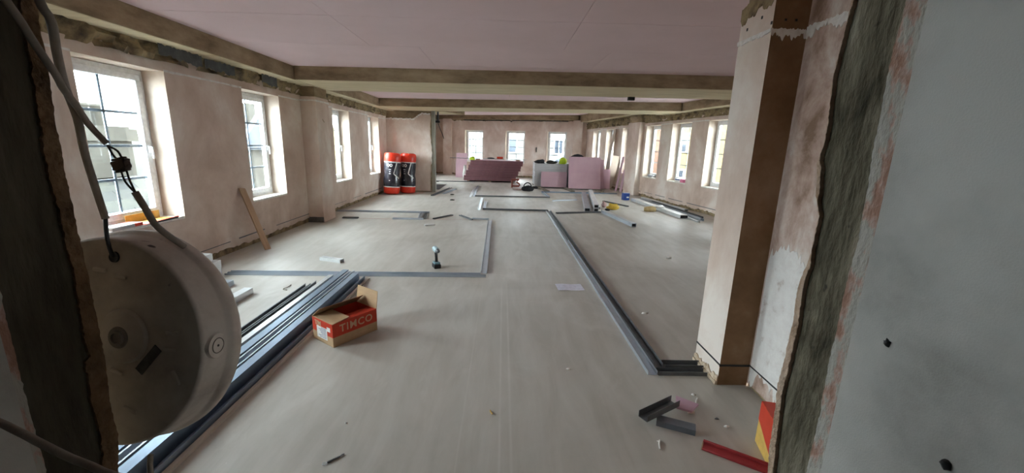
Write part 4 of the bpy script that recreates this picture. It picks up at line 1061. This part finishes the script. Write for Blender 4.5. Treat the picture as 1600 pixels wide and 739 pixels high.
o = MB().tube([(-2.27, 4.10 + .14, .004), (-2.27 + .01, 4.10 + .06, .010), (-2.27 - .01, 4.10, .006), (-2.27 + .04, 4.10 - .02, .004)], .004, 6, sub=3).build('wire_offcut', CAB); tag(o, 'bent piece of wire on the floor left of the steel bundle', 'wire')

# ---- round lamp hanging in the doorway
LM = Matrix.Translation((-.711, .692, 1.179)) @ Matrix(((.9906, -.0238, .1345), (-.1366, -.1725, .9755), (0, -.9847, -.1741))).to_4x4()   # local +z into the room, +y down
lp = thing('round_bulkhead_lamp', 'dusty white round bulkhead lamp hanging by its wire beside the left door jamb', 'lamp', M=LM)
MB().lathe([(.0, .0), (.186, .0), (.190, .002), (.192, .006), (.1955, .046), (.197, .050), (.2015, .054), (.2035, .060), (.2035, .072), (.200, .078)], 80).build('lamp_body', LAMPM, lp)
MB().lathe([(.200, .076), (.196, .084), (.160, .104), (.09, .116), (.0, .120)], 56).build('diffuser', plain('opal_diffuser', (.62, .60, .56), .4), lp)
MB().lathe([(.0, -.010), (.030, -.010), (.034, -.008), (.046, -.006), (.050, -.001)], 32, M=TR(.036, -.016, 0)).build('back_boss', LAMPM, lp)
MB().lathe([(.0, -.0125), (.008, -.0125), (.009, -.016), (.013, -.016), (.014, -.012), (.019, -.0115), (.020, -.0095)], 24, M=TR(.036, -.016, 0)).build('rubber_grommet', plain('grey_rubber', (.22, .20, .185), .8), lp)
MB().box(-.030, .030, -.0085, .0085, -.0016, 0).build('rating_label', noise_mat('dark_label', [(.035, .03, .03), (.09, .085, .08)], 60, 3, .7), lp, TR(.086, .023, 0, rad(-50)))
for i, (x, y, a) in enumerate(((-.012, -.133, 6), (.030, -.124, 6), (.024, .050, 15), (.050, .118, 20), (.142, .05, 60), (.134, -.03, 0), (.130, .0, 0))):
    bevel(MB().box(-.014, .014, -.004, .004, -.004, 0).build('moulded_tab', LAMPM, lp, TR(x, y, 0, rad(a))), .002, 1)
MB().lathe([(.0065, -.001), (.0095, -.003), (.010, 0)], 16, M=TR(.017, -.158, 0)).build('hanging_hole', BLK, lp)
# side lug on the rim: boss with a ring
ML = Matrix.Rotation(rad(-1), 4, 'Z') @ Matrix.Translation((.1925, 0, .028)) @ Matrix.Rotation(rad(90 - 5), 4, 'Y')
lug = MB().lathe([(.024, -.004), (.022, .003), (.0, .0035)], 28, M=ML).build('side_lug', LAMPM, lp)
MB().lathe([(.0125, .003), (.0135, .0045), (.0145, .003)], 24, M=ML).build('lug_ring', plain('dark_dust', (.14, .12, .11), .8), lug); MB().lathe([(.0, .0042), (.002, .0042), (.0025, .003)], 10, M=ML).build('lug_pin', BLK, lug)

# cables
cb = thing('hanging_cable', 'thick grey cable hanging from above down to the lamp wire hook', 'cable', (-.631, .619, 1.73))


def rel(b, pts): return [(x - b[0], y - b[1], z - b[2]) for x, y, z in pts]


B0 = (-.631, .619, 1.73)
MB().tube(rel(B0, [(-.625, .60, 2.05), (-.624, .606, 1.80), (-.631, .619, 1.723), (-.632, .630, 1.700), (-.655, .652, 1.661), (-.675, .674, 1.619), (-.687, .695, 1.572), (-.700, .709, 1.521), (-.699, .715, 1.457), (-.691, .714, 1.404)]), .0055, 10, sub=4).build('cable_sheath', CAB, cb)
MB().tube(rel(B0, [(-.690, .713, 1.406), (-.688, .708, 1.385), (-.686, .705, 1.362), (-.6905, .713, 1.336)]), .0032, 8, sub=3).build('black_core', BLK, cb)
B1 = (-.628, .575, 1.71)
cc = thing('lamp_supply_cable', 'grey cable running from the jamb through a connector block down behind the lamp', 'cable', B1)
MB().tube(rel(B1, [(-.635, .52, 1.85), (-.628, .545, 1.765), (-.628, .575, 1.710), (-.628, .586, 1.691), (-.628, .599, 1.663), (-.636, .626, 1.628), (-.648, .644, 1.612), (-.666, .676, 1.591), (-.677, .702, 1.563), (-.668, .717, 1.533)]), .0048, 10, sub=4).build('cable_sheath', CAB, cc)
BRN = plain('brown_core_insulation', (.05, .035, .025), .6)
MB().tube(rel(B1, [(-.672, .722, 1.530), (-.668, .724, 1.515), (-.661, .725, 1.503)]), .0017, 6, sub=3).build('core_wire', BRN, cc)
MB().tube(rel(B1, [(-.671, .720, 1.530), (-.657, .722, 1.521), (-.651, .722, 1.506)]), .0017, 6, sub=3).build('core_wire', BRN, cc)
MB().tube(rel(B1, [(-.660, .725, 1.490), (-.650, .718, 1.470), (-.632, .713, 1.452)]), .0017, 6, sub=3).build('core_wire', BRN, cc)
MB().tube(rel(B1, [(-.648, .722, 1.490), (-.640, .716, 1.472), (-.631, .713, 1.452)]), .0017, 6, sub=3).build('core_wire', BRN, cc)
mb = MB(); MC = TR(-.656 - B1[0], .723 - B1[1], 1.498 - B1[2], rad(-12), 0, rad(-14))
mb.box(-.014, .014, -.006, .006, -.008, .008, 0, MC)
for x in (-.009, 0, .009): mb.box(x - .0032, x + .0032, -.005, .005, .008, .012, 0, MC); mb.box(x - .0032, x + .0032, -.005, .005, -.012, -.008, 0, MC)
for z in (-.005, .005): mb.box(.014, .018, -.004, .004, z - .002, z + .002, 0, MC); mb.box(-.018, -.014, -.004, .004, z - .002, z + .002, 0, MC)
bevel(mb.build('connector_block', noise_mat('brown_bakelite', [(.05, .035, .03), (.09, .065, .05)], 30, 3, .6), cc), .0012, 2)
MB().tube(rel(B1, [(-.632, .713, 1.453), (-.622, .716, 1.425), (-.611, .722, 1.390), (-.600, .760, 1.345)]), .0055, 10, sub=4).build('cable_sheath', CAB, cc)
o = MB().tube([(-.634, .655, .977), (-.634, .652, .97), (-.627, .640, .93), (-.625, .64, .70), (-.62, .66, .3), (-.63, .75, .01)], .0045, 10, sub=4).build('tail_cable', CAB); tag(o, 'grey cable hanging down from under the round lamp', 'cable')
o = MB().tube([(-.637, -.60, 1.36), (-.636, -.10, 1.33), (-.636, .25, 1.285), (-.626, .40, 1.245), (-.600, .431, 1.220), (-.563, .429, 1.204), (-.540, .426, 1.193), (-.502, .421, 1.176), (-.464, .417, 1.161), (-.40, .41, 1.12), (-.36, .40, .9), (-.35, .40, .4), (-.33, .36, .006), (-.25, .30, .005)], .0042, 10, sub=4).build('loose_cable', CAB); tag(o, 'loose grey cable crossing the white wall at the bottom of the left jamb', 'cable')

# ---- holes in the white hall wall
for i, (y, z, r_) in enumerate(((.4708, 1.3157, .0040), (.3754, 1.2179, .0052), (.50, 1.16, .010))):
    if i == 2: continue
    me = blob((r_, .004, r_ * 1.2), 70 + i, .6, 2, False); me.materials.append(BLK); link('wall_hole', me, hall_r, TR(.4995, y, z, rad(90)))

# ================================================================== outside the windows
gr = MB().box(-70, 70, -40, 90, -8.3, -8.0).build('ground', noise_mat('street_ground', [(.22, .22, .215), (.30, .30, .29)], .3, 5, .9), None, None, 'structure')
SLT = noise_mat('grey_slate', [(.011, .0115, .011), (.021, .021, .018), (.028, .029, .019)], 1.4, 6, .8, .1)
t = SLT.node_tree; pb = t.nodes['Principled BSDF']; src = pb.inputs['Base Color'].links[0].from_socket      # every slate its own tone
oi = t.nodes.new('ShaderNodeObjectInfo'); rr_ = t.nodes.new('ShaderNodeValToRGB'); mm = t.nodes.new('ShaderNodeMix'); mm.data_type = 'RGBA'; mm.blend_type = 'MULTIPLY'; mm.inputs['Factor'].default_value = 1
rr_.color_ramp.elements[0].color = (.45, .46, .5, 1); rr_.color_ramp.elements[1].color = (1.25, 1.25, .95, 1)
t.links.new(oi.outputs['Random'], rr_.inputs[0]); t.links.new(src, mm.inputs['A']); t.links.new(rr_.outputs[0], mm.inputs['B']); t.links.new(mm.outputs['Result'], pb.inputs['Base Color'])
STN = noise_mat('weathered_stone', [(.018, .016, .012), (.034, .031, .024)], 1.5, 6, .9, .2)
YST = plain('yellow_render', (.10, .07, .022), .9); OBR = plain('orange_brick', (.08, .03, .012), .9); CRM = plain('cream_render', (.095, .092, .082), .9)
BLS = noise_mat('blue_grey_slate', [(.026, .032, .043), (.040, .048, .06)], 2, 4, .8); DRK = plain('dark_window_glass', (.02, .026, .036), .15)
ORP = plain('ochre_parapet', (.09, .06, .03), .9)

h1 = thing('slate_roofed_house', 'old house with a mossy slate roof and stone chimney outside the first left window', 'building', (-9, 8, -8))
MB().box(-7.0, -.6, -9, 8, 0, 6.3).build('wall', STN, h1)
rise, run = 3.1, 3.6; ang = math.atan2(rise, run)
MB().mesh([(-.3, -9.2, 6.2), (-.3, 8.2, 6.2), (-.3 - run, 8.2, 6.2 + rise), (-.3 - run, -9.2, 6.2 + rise), (-7.4, 8.2, 6.2), (-7.4, -9.2, 6.2)], [(0, 1, 2, 3), (3, 2, 4, 5), (0, 3, 5), (1, 4, 2), (0, 5, 4, 1)]).build('roof', SLT, h1)
md = MB().box(0, .60, 0, .42, 0, .02).data('slate', SLT); R = random.Random(8)
roof = h1.children[-1]
for r_ in range(13):
    for c_ in range(22):
        L0 = r_ * .36; M = Matrix.Translation((-.28, -5.2 + c_ * .61 + (.3 if r_ % 2 else 0), 6.2)) @ Matrix.Rotation(-(pi - ang) + pi, 4, 'Y') @ Matrix.Rotation(rad(90), 4, 'Z')
        M = Matrix.Translation((-.3 - L0 * cos(ang), -5.2 + c_ * .61 + (.3 if r_ % 2 else 0), 6.22 + L0 * sin(ang) + R.uniform(0, .012))) @ Matrix((Vector((0, 1, 0)), Vector((-cos(ang), 0, sin(ang))), Vector((sin(ang), 0, cos(ang))))).transposed().to_4x4() @ Matrix.Rotation(rad(3 + R.uniform(-.6, .6)), 4, 'X')
        link('slate', md, roof, M)
ch = MB().box(-3.6, -2.4, 3.55, 5.05, 8.3, 9.76).build('chimney_stack', STN, h1)
MB().box(-3.72, -2.28, 3.43, 5.17, 9.34, 9.70).build('chimney_ledge', STN, ch)
md = MB().lathe([(.16, 0), (.17, .05), (.14, .5), (.17, .56), (.15, .62)], 14).data('chimney_pot', STN)
for i in range(3): link('chimney_pot', md, ch, TR(-3.0, 3.9 + i * .42, 9.76))
# next house seen through the second left window
h2 = thing('gabled_stone_house', 'stone house with a blue slate gable outside the second left window', 'building', (-14, 24.2, -8))
MB().box(-3, 0, -2.3, 4.5, 0, 9.0).build('wall', STN, h2)
MB().prism([(-2.2, 9.0), (2.2, 9.0), (0, 10.9)], 0, .3, 0, Matrix.Rotation(rad(90), 4, 'Z') @ Matrix.Rotation(rad(90), 4, 'X')).build('gable', BLS, h2)
MB().mesh([(0.3, -2.5, 8.9), (.3, 4.8, 8.9), (-1.5, 4.8, 9.8), (-1.5, -2.5, 9.8), (-3.3, -2.5, 8.9), (-3.3, 4.8, 8.9)], [(0, 1, 2, 3), (3, 2, 5, 4), (0, 3, 4), (1, 5, 2), (0, 4, 5, 1)]).build('roof', BLS, h2)
MB().box(-2.4, -1.7, 2.2, 2.9, 9.8, 11.6).build('chimney', STN, h2)


def block(name, label, loc, w_, d_, h, mat, rows, cols, face, rz=0, roofm=None, win=None, trim=None):
    b = thing(name, label, 'building', loc, rz)
    MB().box(0, w_, 0, d_, 0, h).build('wall', mat, b)
    if roofm: MB().mesh([(-.3, -.3, h), (w_ + .3, -.3, h), (w_ + .3, d_ + .3, h), (-.3, d_ + .3, h), (w_ / 2, -.3, h + w_ * .28), (w_ / 2, d_ + .3, h + w_ * .28)], [(0, 4, 5, 3), (1, 2, 5, 4), (0, 1, 4), (3, 5, 2), (0, 3, 2, 1)]).build('roof', roofm, b)
    ln = d_ if face in 'EW' else w_
    for r_ in range(rows):
        for c_ in range(cols):
            a = ln * (c_ + .5) / cols; z = h * (r_ + .45) / rows; ww = min(1.1, ln / cols * .42); hh = min(1.7, h / rows * .55)
            q = MB(); g = MB()
            if face == 'E': q.box(w_, w_ + .08, a - ww / 2, a + ww / 2, z, z + hh); g.box(w_ + .06, w_ + .09, a - ww / 2 + .1, a + ww / 2 - .1, z + .1, z + hh - .1)
            elif face == 'W': q.box(-.08, 0, a - ww / 2, a + ww / 2, z, z + hh); g.box(-.09, -.06, a - ww / 2 + .1, a + ww / 2 - .1, z + .1, z + hh - .1)
            else: q.box(a - ww / 2, a + ww / 2, -.08, 0, z, z + hh); g.box(a - ww / 2 + .1, a + ww / 2 - .1, -.09, -.06, z + .1, z + hh - .1)
            f = q.build('window', trim or UPV, b); g.build('pane', DRK, f)
    return b


block('yellow_house', 'yellow rendered house outside the third left window', (-22, 33, -8), 8, 9, 10.6, YST, 4, 4, 'E')
block('ochre_house', 'low ochre building behind the stone chimney outside the first left window', (-31, 22, -8), 8, 16, 9.6, ORP, 3, 6, 'E')
block('terrace_house', 'yellow and cream town house outside the right windows', (14, 24, -8), 8, 9, 13.5, YST, 5, 4, 'W', 0, BLS)
block('terrace_house', 'orange brick town house next to the yellow one outside the right windows', (14.3, 33.8, -8), 8, 7, 11.5, OBR, 5, 3, 'W', 0, BLS)
block('terrace_house', 'cream town house farthest down the street outside the right windows', (14, 41.6, -8), 8, 12, 12.2, CRM, 5, 5, 'W', 0, BLS)
block('terrace_house', 'cream house close to the pier outside the nearest right window', (14.2, 12.8, -8), 8, 10.5, 12.5, CRM, 5, 4, 'W', 0, BLS)
block('office_block', 'pale office block outside the back windows', (-9, 42, -8), 20, 10, 10.2, CRM, 4, 9, 'S', rad(-10))
block('blue_grey_hall', 'blue grey hall roof outside the right back window', (4.4, 33.4, -8), 6.5, 3.6, 8.4, BLS, 3, 4, 'S', 0, BLS)
